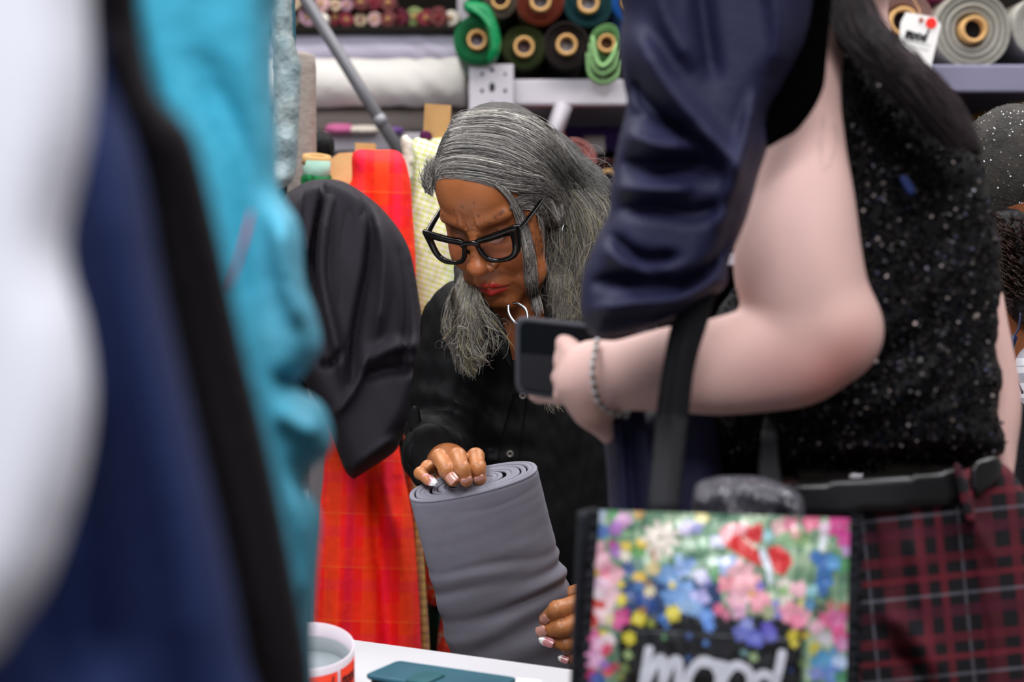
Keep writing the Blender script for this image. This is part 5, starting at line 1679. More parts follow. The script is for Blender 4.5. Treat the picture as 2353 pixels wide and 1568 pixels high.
# trousers, belt
pl_ = plaid('red_black_plaid', '#141217', (.078, [(.0, .10, '#5e1a26', .75), (.22, .30, '#611c28', .8), (.46, .49, '#6d6a74', .5), (.62, .84, '#4c1620', .75)]),
            (.066, [(.0, .12, '#5e1a26', .7), (.26, .34, '#6a1f2b', .75), (.50, .54, '#75727c', .45), (.66, .8, '#50182a', .6)]), noise=.2, rough=.85)
def hipd(x, y): return 1.745 - .135 * np.sqrt(np.clip(1 - ((x - 1960) / (430 + .25 * np.maximum(y - 1080, 0))) ** 2, 0, 1))
tr = pillow('trousers', [(1590, 1112), (1800, 1108), (2000, 1100), (2180, 1088), (2292, 1062), (2350, 1120), (2405, 1230), (2440, 1400), (2455, 1750), (1540, 1750), (1548, 1400), (1575, 1220)], hipd, .02, .12, edge=40, step=13, m=pl_, parent=sp, uvrot=-.10,
       folds=[([(2010, 1400), (2080, 1440), (2130, 1520), (2140, 1620)], 26, .016), ([(2040, 1480), (2120, 1560), (2130, 1700)], 20, -.02), ([(2180, 1200), (2230, 1330), (2260, 1500), (2260, 1700)], 22, -.016),
              ([(2100, 1200), (2130, 1400), (2180, 1600)], 26, .014), ([(1990, 1180), (2010, 1300), (2000, 1500)], 22, -.01), ([(2220, 1100), (2240, 1200), (2290, 1300)], 12, .012)])
for (cx_, w_) in ((1830, 0), (2140, 0)):   # legs below the frame
    c_ = P(cx_, 1560, 1.74)
    loft_cols('trouser_leg', [(c_[0] * 1.0, c_[1], 0.02, .07, .08), (c_[0], c_[1], .4, .085, .09), (c_[0], c_[1], float(P(0, 1700, 1.74)[2]), .095, .10)], pl_, sp)
bm_ = mat('black_leather', '#100f11', .33, spec=.5, bump=(260, .1))
pillow('belt', [(1600, 1118), (1800, 1112), (1860, 1104), (2000, 1096), (2130, 1088), (2205, 1080), (2205, 1152), (2130, 1166), (2000, 1180), (1860, 1188), (1800, 1190), (1600, 1190)], lambda x, y: hipd(x, y) - .026, .006, .012, edge=9, step=10, m=bm_, parent=sp)
pillow('belt', [(2232, 1072), (2282, 1050), (2300, 1060), (2298, 1100), (2262, 1130), (2238, 1142)], lambda x, y: hipd(x, y) - .026, .005, .012, edge=9, step=8, m=bm_, parent=sp)
pillow('belt_loop', [(2192, 1072), (2206, 1070), (2222, 1120), (2242, 1190), (2236, 1200), (2220, 1196), (2204, 1140)], lambda x, y: hipd(x, y) - .036, .005, .008, edge=6, step=6, m=pl_, parent=sp)

# navy draped sleeve / blouse front
nv = mat('navy_poplin', '#1b1b38', .65, spec=.28, bump=(60, .15))
no = [(1442, -140), (1430, 40), (1422, 110), (1432, 190), (1440, 240), (1420, 330), (1404, 420), (1398, 490), (1366, 560), (1340, 630), (1334, 700), (1346, 752), (1372, 776), (1440, 768), (1540, 738), (1620, 692), (1668, 656), (1676, 600), (1716, 500), (1744, 400), (1764, 335), (1764, 270), (1800, 200), (1850, 100), (1872, 0), (1890, -140)]
pillow('blouse', no, 1.515, .060, .022, edge=95, step=8, m=nv, parent=sp,
       folds=[([(1450, 60), (1520, 180), (1610, 290), (1690, 380), (1700, 470)], 26, .020), ([(1440, 150), (1480, 230), (1560, 300), (1640, 360)], 17, -.024),
              ([(1430, 250), (1520, 285), (1600, 290)], 15, -.010), ([(1410, 370), (1500, 385), (1600, 380), (1670, 400)], 24, -.022), ([(1420, 300), (1520, 335), (1620, 330)], 17, .016),
              ([(1400, 480), (1500, 480), (1600, 490), (1690, 460)], 19, -.014), ([(1400, 430), (1500, 435), (1600, 435)], 15, .014), ([(1740, 200), (1712, 320), (1680, 430), (1640, 540)], 17, .018),
              ([(1380, 560), (1450, 620), (1520, 640)], 18, .018), ([(1400, 540), (1470, 590), (1560, 590)], 13, -.016), ([(1350, 655), (1450, 640), (1560, 650), (1660, 600)], 17, -.022),
              ([(1345, 715), (1450, 700), (1560, 690), (1640, 650)], 15, .016), ([(1600, -100), (1620, 60), (1640, 200)], 24, -.016), ([(1500, -100), (1530, 40), (1600, 160)], 24, .012), ([(1480, 730), (1560, 712), (1640, 670)], 9, -.012),
              ([(1690, 520), (1660, 580), (1610, 640), (1540, 680)], 10, -.016), ([(1760, -100), (1790, 60), (1780, 180)], 22, .014)])
pillow('sleeve_shade_piece', [(1820, -140), (1800, 60), (1740, 180), (1700, 300), (1740, 345), (1800, 320), (1838, 294), (1884, 224), (1900, 140), (1912, -140)], 1.515, .012, .02, edge=16, step=8, m=mat('sleeve_shade_black', '#020203', .95, spec=.02, bump=(60, .3)), parent=sp)  # near-black piece standing in for the shadow inside the sleeve opening
pillow('blouse_front', [(1390, 945), (1386, 1000), (1394, 1080), (1400, 1180), (1420, 1300), (1640, 1300), (1640, 930), (1500, 925)], 1.66, .045, .03, edge=60, step=9, m=nv, parent=sp,
       folds=[([(1480, 930), (1490, 1050), (1500, 1250)], 14, .014), ([(1440, 940), (1448, 1060), (1460, 1250)], 10, -.012)])

# bracelet of small linked stones
brm = mat('bracelet_metal', '#8d867c', .25, metal=.9, bump=(300, .3)); stn = mat('bracelet_stone', '#d4d6dc', .08, spec=.8, coat=.5)
brc = [(1372, 782, 1.585), (1366, 815, 1.572), (1361, 850, 1.567), (1366, 890, 1.568), (1378, 925, 1.574), (1405, 948, 1.586), (1438, 956, 1.60)]
bp = catmull([P(*q) for q in brc], 34)
bb_ = tube('bracelet', bp, np.full(34, .0012), brm, sp, 6)
for i in range(0, 34):
    lathe('stone', [(.0001, -.0016), (.0014, -.0012), (.0022, 0), (.0016, .0012), (.0001, .0016)], bp[i] + np.array([0.0006 * math.sin(i * 2), -.0008, .0]), (.2 * math.sin(i), -1, .2), stn if i % 3 == 0 else brm, bb_, sides=8)

# phone
ph = empty('phone', tuple(P(1270, 822, 1.64)), 'black phone in a grey case held sideways by the shopper', 'phone')
def prism(name, pts, d, th, m, parent, r=0, slant=0.0, bev=.0012):
    o = []
    n = len(pts)
    for i in range(n):
        a, b, c = np.array(pts[i - 1], float), np.array(pts[i], float), np.array(pts[(i + 1) % n], float)
        if r:
            u = (a - b) / np.linalg.norm(a - b); w = (c - b) / np.linalg.norm(c - b)
            for t in np.linspace(0, 1, 7):
                p0, p1, p2 = b + u * r, b, b + w * r
                o.append((1 - t) ** 2 * p0 + 2 * t * (1 - t) * p1 + t * t * p2)
        else: o.append(b)
    o = np.array(o); D = d + slant * (o[:, 0] - o[0, 0])
    fr_ = P(o[:, 0], o[:, 1], D); n = len(o)
    bm = bmesh.new(); A_ = [bm.verts.new(p) for p in fr_.tolist()]; B2 = [bm.verts.new((p + np.array([0, th, 0])).tolist()) for p in fr_]
    bm.faces.new(A_); bm.faces.new(B2[::-1])
    for i in range(n): bm.faces.new((A_[i], B2[i], B2[(i + 1) % n], A_[(i + 1) % n]))
    bmesh.ops.recalc_face_normals(bm, faces=bm.faces[:])
    ed = [e for e in bm.edges if (e.verts[0] in A_) == (e.verts[1] in A_)]
    if bev: bmesh.ops.bevel(bm, geom=ed, offset=bev, segments=3, affect='EDGES', profile=.5)
    me = bpy.data.meshes.new(name); bm.to_mesh(me); bm.free(); localise(me, parent)
    return link(name, me, m, parent, smooth=False)
casem = mat('phone_case', '#3c3b42', .5, bump=(200, .05))
prism('case', [(1184, 726), (1500, 760), (1490, 946), (1184, 905)], 1.635, .010, casem, ph, r=26, slant=-.00004, bev=.0022)
prism('screen', [(1194, 737), (1490, 770), (1482, 936), (1194, 897)], 1.6342, .002, mat('screen_black', '#040406', .2, spec=.3), ph, r=20, slant=-.00004, bev=0)
prism('lower_panel', [(1196, 812), (1486, 836), (1480, 932), (1196, 893)], 1.6336, .0006, mat('screen_dark_grey', '#1d1c20', .35, spec=.3), ph, r=9, slant=-.00004, bev=0)  # lower part of the screen in dark grey over the black

# ================================================================ floral tote
tb = empty('tote_bag', tuple(P(1650, 1568, 1.42)), 'glossy floral print tote bag with black straps over the forearm', 'bag')
BD = 1.42
TL, TR = np.array([1368., 1172.]), np.array([1962., 1192.]); BL, BR = np.array([1322., 1800.]), np.array([1944., 1830.])
Z0 = lambda X, Y: (1300 + X / 3.361, 1140 + Y / 3.361)
nxg, nyg = 240, 230
U_, V_ = np.meshgrid(np.linspace(0, 1, nxg), np.linspace(0, 1, nyg)); U_, V_ = U_.ravel(), V_.ravel()
G2 = (TL[None] * (1 - U_)[:, None] + TR[None] * U_[:, None]) * (1 - V_)[:, None] + (BL[None] * (1 - U_)[:, None] + BR[None] * U_[:, None]) * V_[:, None]
Zx, Zy = (G2[:, 0] - 1300) * 3.361, (G2[:, 1] - 1140) * 3.361
wx = Zx + 14 * wob(np.c_[Zx, Zy], .02, 1) + 7 * wob(np.c_[Zx, Zy], .06, 2); wy = Zy + 14 * wob(np.c_[Zx, Zy], .02, 3) + 7 * wob(np.c_[Zx, Zy], .06, 4)
pc = np.tile(np.array(lin('#6f9274')), (len(G2), 1))
def blend(w, c):
    global pc
    pc = pc * (1 - w[:, None]) + np.array(lin(c)) * w[:, None]
n1 = wob(np.c_[Zx, Zy], .03, 5)
blend(np.clip(n1 * 1.4, 0, .8), '#b9c8a8'); blend(np.clip(-n1 * 1.2, 0, .8), '#2f5a48')
blend(np.clip((wy - 560) / 120, 0, 1) * (wx > 430) * (wx < 1200), '#263c66')
blk_ = np.clip((wy - 900) / 40, 0, 1) * np.clip((wx - 400) / 40, 0, 1) * np.clip((1860 - wx) / 40, 0, 1)
blend(blk_, '#0d0b0d')
blend(np.clip((wy - 1080) / 60, 0, 1) * np.clip((600 - wx) / 60, 0, 1) * np.clip((wx - 380) / 40, 0, 1), '#14120f')
FL_ = '''260,150,60,b8c4dc 290,270,60,3f63b0 380,140,50,4f9a5a 450,180,60,d8a0cc 400,250,60,b070c0 370,380,42,c0308a 400,430,55,a868b8 480,290,40,8ab080 560,130,50,b98a3a 560,440,60,5f9a50 590,370,50,e8c23a
700,450,55,b98a70 930,250,70,c6b8dc 1010,250,50,9a9ad0 1050,160,60,e0d088 960,370,60,a8c0a8 1100,280,60,86ac8c 1060,380,60,8ab090 470,400,48,e3c24a 460,470,45,e8dccb 250,400,60,e8a8b8 270,500,80,eab0c0 360,600,90,e9a5b5
250,700,90,e0b8d0 330,760,90,eec0cc 240,760,50,ecd8e0 300,590,45,e07890 220,590,35,e8b030 430,690,35,e6d040 430,810,45,e2cc40 490,550,55,2f4a90 560,520,50,6a8a80 570,630,55,e6b83a 680,560,60,d8c08a 520,740,60,2c4a88
620,820,80,2c4a90 560,700,50,4a78b0 650,740,50,e0cfa8 650,680,22,b87820 800,620,90,6f98cc 900,560,70,8aa4d8 960,520,50,7898d0 880,490,42,a8c4f0 820,780,80,6f9ad0 920,740,90,7ca4d8 830,690,32,e8d050 1090,640,50,8a84c8
1040,620,62,d4d0ec 1040,790,80,b0a8dc 1010,870,60,8ab0e0 940,850,70,98b8e0 1160,600,60,5f9a60 1170,350,60,c8c8e0 1130,500,60,9ab8a0 1250,540,80,b0bce8 1350,600,100,eeb0b8 1240,680,70,e88a98 1420,700,110,f0a8b0
1330,800,90,ecb0c0 1500,830,90,ee98aa 1500,690,42,7a68c0 1430,760,32,e8b050 1350,900,50,e0a8c8 1190,880,50,dc6888 1250,920,40,d87898 1560,300,50,90c0c8 1650,240,60,e8b8b8 1740,220,60,e08098 1720,330,70,8cb080
1830,330,70,7a9a60 1780,280,50,dca8a0 1900,200,70,d85880 2100,230,90,d83a90 2000,250,50,e8c8dc 2150,330,70,d8409a 2160,430,50,c898d0 2100,470,50,5f9a58 2140,540,60,4a8a50 1930,470,50,3f78c0 2010,520,80,3f70b8 2070,520,60,5a98cc
2000,650,70,2f68b0 1980,740,50,2f5aa0 2000,330,42,eef0f8 1990,400,30,e8e4f4 1690,690,60,f0dcd8 1700,740,60,8ab070 1790,720,70,eeb0c0 1900,740,55,90c4cc 1650,880,80,9088c8 1560,900,60,a8b088 1700,820,60,e0d8c8
1730,900,80,ee98ac 1820,930,70,f0a8b8 1780,970,60,e880a0 1820,830,40,e0cc70 1880,840,50,5a90c0 2050,860,50,b06a60 2150,870,50,c0605a 1960,890,60,2c3a28 2000,960,60,d85888 1930,1010,60,e8b0c4 2100,960,80,e070a8
2100,1080,80,dc4a88 2000,1100,70,c8c0c8 2140,1150,60,d890c0 1920,1180,50,c8b840 1990,1290,90,4a90c0 2060,1250,70,60a0cc 2120,1280,60,b8c8e8 2060,1380,80,6a88cc 1930,1370,60,8088c8 2120,1400,50,3f8a5a 220,880,80,d81c20
200,970,60,dc2a24 300,920,80,f0d0d4 340,950,50,d8c890 430,930,70,d85090 400,990,50,e060a0 290,1070,40,e2cc40 210,1100,70,d84a94 260,1150,60,e8b0d0 330,1130,60,ead0d8 200,1250,80,e090c0 320,1190,45,dc3060 250,1270,60,e4b0d4
170,1370,60,d82a70 330,1350,50,cc2040 380,1320,40,a83048 300,1300,45,8a5aa8 220,1400,60,c02860 250,1430,70,2f5aa8 450,1330,45,6a7a40 480,1230,38,9ab070 420,1400,40,7a8040 560,950,62,e2cf40 590,880,35,b8862a 490,1100,55,d8c832
650,990,30,a0a838 740,950,42,4a78c0 770,1000,28,5a8ad0 830,910,68,e0cf48 1090,930,58,7aa8f0 1110,1000,48,6a98e8 950,1080,30,3f5a98 1080,1140,28,5a88d0 750,1090,26,5a8a5a 950,1260,28,34508a 1400,1000,60,98a0e0 1360,1060,66,7078cc
1470,1100,76,6a70cc 1560,1030,66,6458c0 1590,1080,56,6a68c8 1760,1070,48,e0cc38 1770,1140,38,d8c84a 1850,1080,38,c8a838 1450,1250,42,9ab080 1380,1220,32,7aa0a0 1740,1340,22,2f4a90 1830,1290,32,6a8050
180,1550,90,c85088 300,1600,80,e0a0c8 420,1550,60,4a7a4a 200,1750,90,3f60b0 350,1780,70,e0c040 2050,1560,90,e088b0 1950,1650,80,e8d8b0 2080,1750,90,4a8ac0 1900,1800,70,d03040 700,2000,120,d87098 1200,2050,130,7090cc 1650,2020,120,e0b0b8'''
gg = np.random.default_rng(9)
for tkn in FL_.split():
    X, Y, r, c = tkn.split(','); X, Y, r = float(X), float(Y), float(r)
    dx, dy = wx - X, wy - Y; rr = np.hypot(dx, dy); a = np.arctan2(dy, dx)
    np_ = gg.integers(4, 7); edge_ = r * (1 + .16 * np.cos(np_ * a + gg.uniform(0, 6)))
    w = np.clip((edge_ - rr) / 9, 0, 1)
    sh_ = .12 * np.cos(np_ * a * 2) * np.clip(rr / r, 0, 1)
    blend(w * (.92 + sh_ * .5), '#' + c)
    cl_ = np.array(lin('#' + c)); w2 = np.clip(1 - rr / (r * .35), 0, 1) * .45
    pc = pc * (1 - w2[:, None]) + (cl_ * .6 + .35)[None] * w2[:, None]
# the big daisy and the two red poppies
for k in range(9):
    a = k * 2 * math.pi / 9 + .3; ca_, sa_ = math.cos(a), math.sin(a)
    u = (wx - 735) * ca_ + (wy - 330) * sa_; v2 = -(wx - 735) * sa_ + (wy - 330) * ca_
    blend(np.clip((1 - ((u - 85) / 78) ** 2 - (v2 / 30) ** 2) * 3, 0, 1), '#e0d2c6')
blend(np.clip((24 - np.hypot(wx - 735, wy - 335)) / 6, 0, 1), '#5f6b45')
def poly_paint(pts, c, soft=1.0):
    q = np.c_[wx, wy]; P_ = np.array(pts, float); m = inside(q, P_); blend(m * soft, c)
poly_paint([(1190, 250), (1300, 210), (1400, 220), (1440, 270), (1380, 330), (1260, 380), (1200, 360)], '#f2aab0')
poly_paint([(1215, 370), (1300, 300), (1380, 290), (1450, 360), (1480, 430), (1520, 560), (1430, 520), (1330, 460)], '#cf2020')
poly_paint([(1390, 250), (1520, 200), (1530, 270), (1500, 370), (1440, 350), (1390, 300)], '#c61a1a')
poly_paint([(1560, 400), (1640, 380), (1720, 450), (1760, 520), (1680, 610), (1620, 600), (1580, 500)], '#cc1e20')
poly_paint([(1340, 300), (1470, 390), (1480, 410), (1450, 410), (1350, 320)], '#e8c8b8')
poly_paint([(1500, 400), (1540, 420), (1590, 520), (1600, 650), (1570, 700), (1550, 560), (1490, 480)], '#dfe3ee')
# petal rings for pink anemones
for (X, Y, r) in ((1845, 610, 100), (1420, 760, 80), (830, 690, 85)):
    rr = np.hypot(wx - X, wy - Y); a = np.arctan2(wy - Y, wx - X)
    w = np.exp(-((rr - r * .55) / (r * .1)) ** 2) * .35 * (np.cos(5 * a) > -.3); pc = pc * (1 - w[:, None] * .5)
# seam line and fine print grain
pt = np.c_[Zx, Zy]; dl, _ = seg_dist(pt, np.array([(500, 1038), (1725, 1112)]))
blend(np.clip(1 - dl / 6, 0, 1) * .7, '#8a8c94')
pc = np.clip(pc * (1 + .07 * wob(pt, .16, 6))[:, None], 0, 1)
crk = .0011 * wob(G2, .055, 2) + .0007 * wob(G2, .12, 5)
bulge = -.016 * np.sin(U_ * math.pi) * np.sin(np.clip(V_ * 1.0, 0, 1) * math.pi)
pv = P(G2[:, 0], G2[:, 1], BD + bulge - crk)
ii = np.arange(nxg * nyg).reshape(nyg, nxg)
pf = np.stack([ii[:-1, :-1].ravel(), ii[1:, :-1].ravel(), ii[1:, 1:].ravel(), ii[:-1, 1:].ravel()], 1)
prm = mat('laminated_print', vcol=True, rough=.22, spec=.6, coat=.7, bump=(45, .35))
mesh('printed_panel', pv, pf, prm, tb, cols=pc)
edm = mat('black_bag_fabric', '#17181f', .75, bump=(400, .3), sheen=.1)
def quad_band(name, pts, d, T, step=12):
    return pillow(name, pts, d, T, T, edge=10, step=step, m=edm, parent=tb, smooth_outline=False)
quad_band('edge_binding', [(1360, 1168), (1378, 1168), (1336, 1810), (1314, 1810)], BD - .001, .004)
quad_band('edge_binding', [(1954, 1182), (1974, 1184), (1960, 1840), (1938, 1840)], BD - .001, .004)
quad_band('gusset', [(1326, 1176), (1362, 1166), (1324, 1810), (1300, 1810)], BD + .03, .006)
quad_band('gusset', [(1970, 1184), (1984, 1190), (1972, 1840), (1956, 1840)], BD + .03, .006)
pillow('back_panel', [(1332, 1180), (1980, 1200), (1968, 1840), (1300, 1810)], BD + .060, .002, .002, edge=8, step=24, m=edm, parent=tb, smooth_outline=False)
sw = []
for s in ([(645, 1178), (625, 1300), (592, 1500), (570, 1720)], [(606, 1470), (690, 1290), (745, 1262), (752, 1400), (725, 1690)], [(738, 1470), (810, 1300), (868, 1280), (872, 1450), (850, 1700)],
          [(1150, 1310), (1062, 1272), (968, 1350), (925, 1500), (960, 1650), (1070, 1660), (1160, 1540), (1186, 1400), (1150, 1310)], [(1040, 1285), (1150, 1300), (1290, 1330)],
          [(1400, 1340), (1310, 1308), (1226, 1400), (1196, 1540), (1240, 1660), (1330, 1650), (1410, 1530), (1432, 1410), (1400, 1340)],
          [(1625, 1430), (1520, 1376), (1445, 1460), (1424, 1590), (1500, 1670), (1590, 1560)], [(1672, 1208), (1645, 1350), (1606, 1500), (1594, 1700)]):
    sw.append([Z0(*q) for q in s])
def bagd(x, y):
    u = np.clip((x - 1345) / 600, 0, 1); v = np.clip((y - 1180) / 640, 0, 1)
    return BD - .016 * np.sin(u * math.pi) * np.sin(v * math.pi) - .0032
word('lettering', sw, 21, bagd, mat('print_white', '#cfcfda', .35, coat=.5, bump=(45, .3)), tb)
# straps
wb = mat('black_webbing', '#111115', .7, spec=.2, bump=(500, .5))
pillow('strap', [(1574, 690), (1600, 610), (1655, 610), (1630, 730), (1608, 800), (1594, 860), (1583, 950), (1572, 1060), (1562, 1172), (1556, 1300), (1484, 1300), (1488, 1172), (1498, 1060), (1506, 960), (1518, 870), (1532, 790), (1545, 740)],
       lambda x, y: 1.500 - .066 * np.clip((y - 960) / 200, 0, 1), .0035, .0035, edge=9, step=9, m=wb, parent=tb, folds=[([(1590, 720), (1562, 850), (1545, 1000), (1530, 1200)], 14, .004)])
pillow('strap', [(1762, 945), (1784, 945), (1788, 1040), (1800, 1130), (1812, 1200), (1740, 1200), (1742, 1130), (1744, 1040)], lambda x, y: 1.60 - .15 * np.clip((y - 960) / 200, 0, 1), .003, .003, edge=8, step=8, m=wb, parent=tb,
       folds=[([(1770, 950), (1764, 1060), (1770, 1190)], 10, -.003)])
# crumpled clear bag sticking out of the tote
clr = bpy.data.materials.new('clear_film'); clr.use_nodes = True
cn = clr.node_tree.nodes; cl2 = clr.node_tree.links; cn.remove(cn['Principled BSDF'])
t1 = cn.new('ShaderNodeBsdfTransparent'); t1.inputs[0].default_value = (.80, .80, .86, 1); t2 = cn.new('ShaderNodeBsdfGlossy'); t2.inputs['Roughness'].default_value = .12
mxx = cn.new('ShaderNodeMixShader'); fr2 = cn.new('ShaderNodeFresnel'); fr2.inputs[0].default_value = 1.9
nb = cn.new('ShaderNodeTexNoise'); nb.inputs['Scale'].default_value = 90; bq = cn.new('ShaderNodeBump'); bq.inputs['Distance'].default_value = .01; tcc = cn.new('ShaderNodeTexCoord')
cl2.new(tcc.outputs['Object'], nb.inputs['Vector']); cl2.new(nb.outputs[0], bq.inputs['Height']); cl2.new(bq.outputs[0], t2.inputs['Normal']); cl2.new(bq.outputs[0], fr2.inputs['Normal'])
cl2.new(fr2.outputs[0], mxx.inputs[0]); cl2.new(t1.outputs[0], mxx.inputs[1]); cl2.new(t2.outputs[0], mxx.inputs[2]); df = cn.new('ShaderNodeBsdfDiffuse'); df.inputs[0].default_value = (.45, .43, .5, 1); m3 = cn.new('ShaderNodeMixShader'); m3.inputs[0].default_value = .16
cl2.new(mxx.outputs[0], m3.inputs[1]); cl2.new(df.outputs[0], m3.inputs[2]); cl2.new(m3.outputs[0], cn['Material Output'].inputs[0])
pb = pillow('plastic_bag', [(1598, 1116), (1640, 1098), (1680, 1094), (1740, 1096), (1790, 1110), (1840, 1140), (1850, 1190), (1850, 1260), (1580, 1260), (1588, 1180)], 1.47, .025, .02, edge=24, step=5, m=clr,
            noise=[(.010, .09, 1, 1, 3), (.005, .2, 1, 1, 6)])
tag(pb, 'crumpled clear plastic bag poking out of the floral tote', 'plastic bag')
sc = pillow('lace_scrap', [(1662, 1128), (1672, 1120), (1680, 1140), (1694, 1166), (1712, 1180), (1732, 1184), (1738, 1200), (1680, 1200), (1668, 1160)], 1.455, .006, .004, edge=6, step=3, m=mat('lace_white', '#c4bdb6', .6, bump=(200, .8)), frill=1.5)
tag(sc, 'small white lace scrap sticking out of the floral tote', 'cloth')

# ================================================================ shopper at the right edge
rp = empty('person', tuple(P(2400, 784, 2.8) * np.array([1, 1, 0])), 'person at right edge in a dark glitter cap with curly hair and checked shirt', 'person')
RD = 2.78
def rp_sdf(p):
    d = ell(p, P(2345, 470, RD), (.074, .088, .10))
    d = smin(d, cap(p, P(2352, 600, RD), P(2385, 800, RD), .055, .058), .03)
    d = smin(d, cap(p, P(2372, 520, RD - .06), P(2390, 545, RD - .085), .012, .008), .01)
    d = smin(d, ell(p, P(2440, 1050, RD), (.10, .09, .20)), .05)
    d = smin(d, ell(p, P(2410, 690, RD - .03), (.03, .03, .02)), .02)
    return d
xv, xf = surface(rp_sdf, P(2180, 1500, 2.65) - .1, P(2600, 300, 2.9) + .1, .005)
mesh('body', xv, xf, mat('warm_brown_skin', '#7a4526', .5, sss=.1, bump=(200, .1)), rp)
def capsdf(p):
    d = ell(p, P(2332, 400, RD), (.086, .098, .098))
    d = smax(d, (p - P(2332, 505, RD)) @ np.array([-.10, .12, -1.0]), .012)
    return d + .0025 * wob(p, 60, 1)
cv, cf = surface(capsdf, P(2332, 400, RD) - .13, P(2332, 400, RD) + .13, .004)
cap_o = mesh('cap', cv, cf, mat('glitter_knit', '#3a3632', .75, sheen=.2, bump=(220, .9), mix=('#161514', 30, .7)), rp)
fr_i = np.nonzero(cv[:, 1] < RD)[0]; s2 = g.choice(fr_i, 1500); ctr = cv[s2] + g.normal(size=(1500, 3)) * .0006
nn = (cv[s2] - P(2332, 400, RD)); nn /= np.linalg.norm(nn, axis=1)[:, None]; ctr = ctr + nn * .002; nn = nn + g.normal(size=nn.shape) * .5; nn /= np.linalg.norm(nn, axis=1)[:, None]
a_ = np.cross(nn, (0.3, 0, 1)); a_ /= np.linalg.norm(a_, axis=1)[:, None]; b_ = np.cross(nn, a_)
sv_ = (ctr[:, None] + (a_[:, None] * np.cos(k6)[None, :, None] + b_[:, None] * np.sin(k6)[None, :, None]) * .0008).reshape(-1, 3)
mesh('glitter', sv_, np.arange(9000).reshape(1500, 6), mat('glitter_fleck', '#86858a', .25, metal=1.0, bump=(20, .02)), cap_o, smooth=False, kind='stuff')
hb2 = pillow('hair', [(2290, 480), (2400, 500), (2420, 700), (2380, 735), (2345, 745), (2318, 720), (2300, 640), (2288, 560)], RD - .06, .03, .04, edge=30, step=8, m=hm2, parent=rp, noise=[(.006, .08, 1, 1, 3)])
cg = np.random.default_rng(44); vs3 = []; fs3 = []; o_ = 0
for i in range(150):
    x0_, y0_ = cg.uniform(2292, 2390), cg.uniform(490, 640); L1 = cg.uniform(50, 110); t = np.linspace(0, 1, 22); ph_ = cg.uniform(0, 6); rr = cg.uniform(5, 9)
    path = P(x0_ + rr * np.cos(t * 18 + ph_) + 10 * t, y0_ + t * L1, RD - .10 + .006 * np.sin(t * 18 + ph_) + cg.uniform(-.01, .02))
    a1, f1 = sweep(path, np.full(22, .0011), 4); vs3.append(a1); fs3 += [tuple(q + o_ for q in x) for x in f1]; o_ += len(a1)
mesh('curls', np.vstack(vs3), fs3, mat('brown_curl', '#2c1d18', .45, bump=(200, .3)), hb2)
chk = plaid('grey_white_check', '#d8d6de', (.040, [(.0, .35, '#77737f', .8), (.6, .66, '#3a3844', .6)]), (.034, [(.0, .4, '#8a8692', .8), (.7, .75, '#33313c', .5)]))
pillow('shirt', [(2353, 800), (2420, 790), (2560, 830), (2600, 1000), (2600, 1500), (2330, 1500), (2322, 1200), (2320, 960), (2324, 860)], RD - .06, .06, .10, edge=60, step=14, m=chk, parent=rp)
pillow('jacket', [(2318, 960), (2350, 925), (2380, 1000), (2380, 1120), (2420, 1500), (2430, 1900), (2300, 1900), (2306, 1500), (2310, 1150), (2312, 1050)], RD - .115, .02, .06, edge=24, step=12, m=mat('black_jacket', '#0b0b10', .7, bump=(120, .3)), parent=rp)
tube('earphone_cable', [P(2345, 720, RD - .13), P(2340, 755, RD - .135), P(2322, 790, RD - .14), P(2318, 830, RD - .135), P(2350, 905, RD - .13)], [.0016] * 5, mat('navy_rubber', '#141c3a', .35, bump=(100, .05)), rp, 8, n=30)
tube('earphone_module', [P(2330, 772, RD - .145), P(2318, 806, RD - .145)], [.0055, .0062], mat('navy_rubber', '#141c3a'), rp, 14)

# ================================================================ out-of-focus goods close to the lens on the left
mann = pillow('mannequin', [(-420, -320), (60, -320), (188, -200), (206, 40), (212, 180), (200, 320), (172, 440), (150, 550), (160, 640), (190, 740), (208, 860), (208, 960), (190, 1080), (158, 1200), (108, 1340), (40, 1440), (-60, 1540), (-420, 1620)], .56, .03, .05, edge=170, step=26,
              m=mat('mannequin_white', '#eeeef8', .45, mix=('#dad9e2', 14, .4)))
tag(mann, 'smooth white mannequin figure closest to the lens at the left edge', 'mannequin')
g1 = pillow('hanging_garment', [(120, -300), (250, -200), (262, 150), (330, 400), (372, 650), (440, 950), (505, 1220), (560, 1500), (600, 1900), (-350, 1900), (-350, 1250), (60, 1200), (130, 700), (130, 300)], .68, .030, .04, edge=130, step=20, m=mat('navy_twill', '#1b2750', .8, sheen=.0, spec=.2, bump=(120, .3)),
            folds=[([(230, 250), (280, 600), (360, 950), (430, 1300), (470, 1700)], 60, .012), ([(120, 900), (180, 1200), (220, 1600)], 80, -.03)])
tag(g1, 'navy blue garment hanging right of the white mannequin', 'garment')
g2 = pillow('hanging_garment', [(170, -320), (290, -320), (326, 60), (362, 215), (440, 305), (490, 480), (556, 780), (622, 1050), (688, 1380), (716, 1568), (740, 1900), (590, 1900), (548, 1500), (445, 1000), (366, 650), (300, 450), (228, 250), (196, 60)],
            lambda x, y: .66 + .20 * np.clip((y + 100) / 1700, 0, 1), .018, .03, edge=90, step=18, m=mat('charcoal_cloth', '#242023', .85, sheen=.0, spec=.2, bump=(120, .3)),
            folds=[([(330, 400), (430, 800), (540, 1200), (620, 1600)], 34, .010), ([(250, 60), (300, 300)], 30, .006)])
tag(g2, 'charcoal black garment edge slanting between the navy and teal cloths', 'garment')
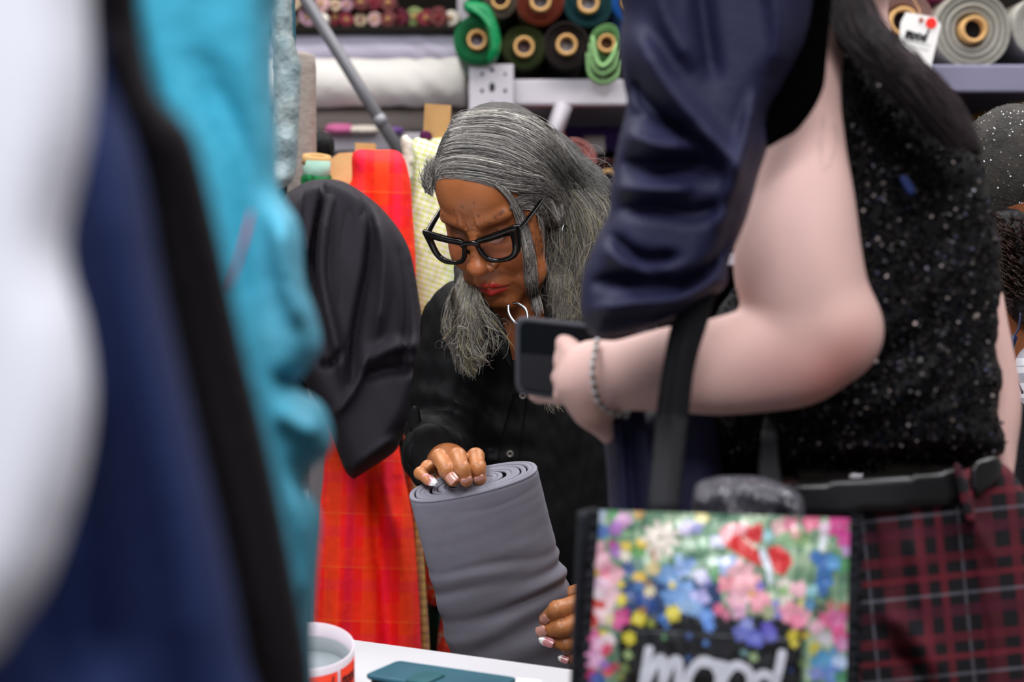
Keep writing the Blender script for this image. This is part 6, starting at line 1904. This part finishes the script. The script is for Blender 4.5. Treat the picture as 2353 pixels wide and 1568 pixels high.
tealc = lambda p: np.array([lin('#3aa0bd')]) * (1 + .12 * wob(p, .012, 1) + .10 * wob(p, .05, 4))[:, None] * (1 - .45 * np.clip((p[:, 1] - 250) / 900, 0, 1))[:, None] + np.array([[.10, .07, .05]]) * np.clip((p[:, 0] - 560) / 120, 0, 1)[:, None] * np.clip(1.2 - p[:, 1] / 900, .2, 1)[:, None]  # silvery highlight painted in towards the right edge; colour also darkens downwards
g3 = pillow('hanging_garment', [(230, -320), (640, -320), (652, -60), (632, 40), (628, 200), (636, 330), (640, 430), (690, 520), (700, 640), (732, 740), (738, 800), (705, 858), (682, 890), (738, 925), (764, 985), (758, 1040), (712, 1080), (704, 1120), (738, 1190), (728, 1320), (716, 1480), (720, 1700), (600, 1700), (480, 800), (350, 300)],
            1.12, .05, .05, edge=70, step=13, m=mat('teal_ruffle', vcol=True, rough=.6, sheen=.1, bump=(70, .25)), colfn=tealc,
            folds=[([(440, 100), (560, 350), (600, 600), (650, 780)], 40, -.01), ([(640, 500), (660, 640), (700, 760)], 16, .02), ([(640, 940), (690, 980), (740, 990)], 22, .02), ([(630, 870), (700, 880)], 14, -.02), ([(660, 1080), (700, 1250), (700, 1400)], 12, .012)])
tag(g3, 'teal ruffled garment hanging between the black garment and the bolts', 'garment')
rb_ = tube('ribbon', [P(578, 488, 1.02), P(560, 560, 1.015), P(528, 665, 1.02)], [.0016, .0028, .0018], mat('red_ribbon', '#b5304c', .6, bump=(90, .2)), g3, 10, n=20, flat=.4)
shn = pillow('hanging_cloth', [(618, -200), (668, -200), (672, 60), (690, 150), (686, 280), (678, 400), (650, 430), (622, 430), (630, 200)], 1.9, .02, .03, edge=24, step=8, frill=2, m=mat('silver_mesh', '#9aa6a6', .5, sheen=.4, bump=(90, .9), mix=('#6f8a90', 40, .7)), noise=[(.005, .08, 1, 1, 3)])
tag(shn, 'silvery grey crumpled cloth strip at the right of the teal garment', 'cloth')
tc2 = pillow('cloth_bundle', [(628, -120), (668, -120), (680, 100), (668, 132), (640, 130), (632, 20)], 2.1, .02, .03, edge=18, step=7, m=mat('deep_teal_cloth', '#1d5a6c', .7, bump=(60, .5)))
tag(tc2, 'deep teal cloth bundle above the silvery strip', 'cloth')
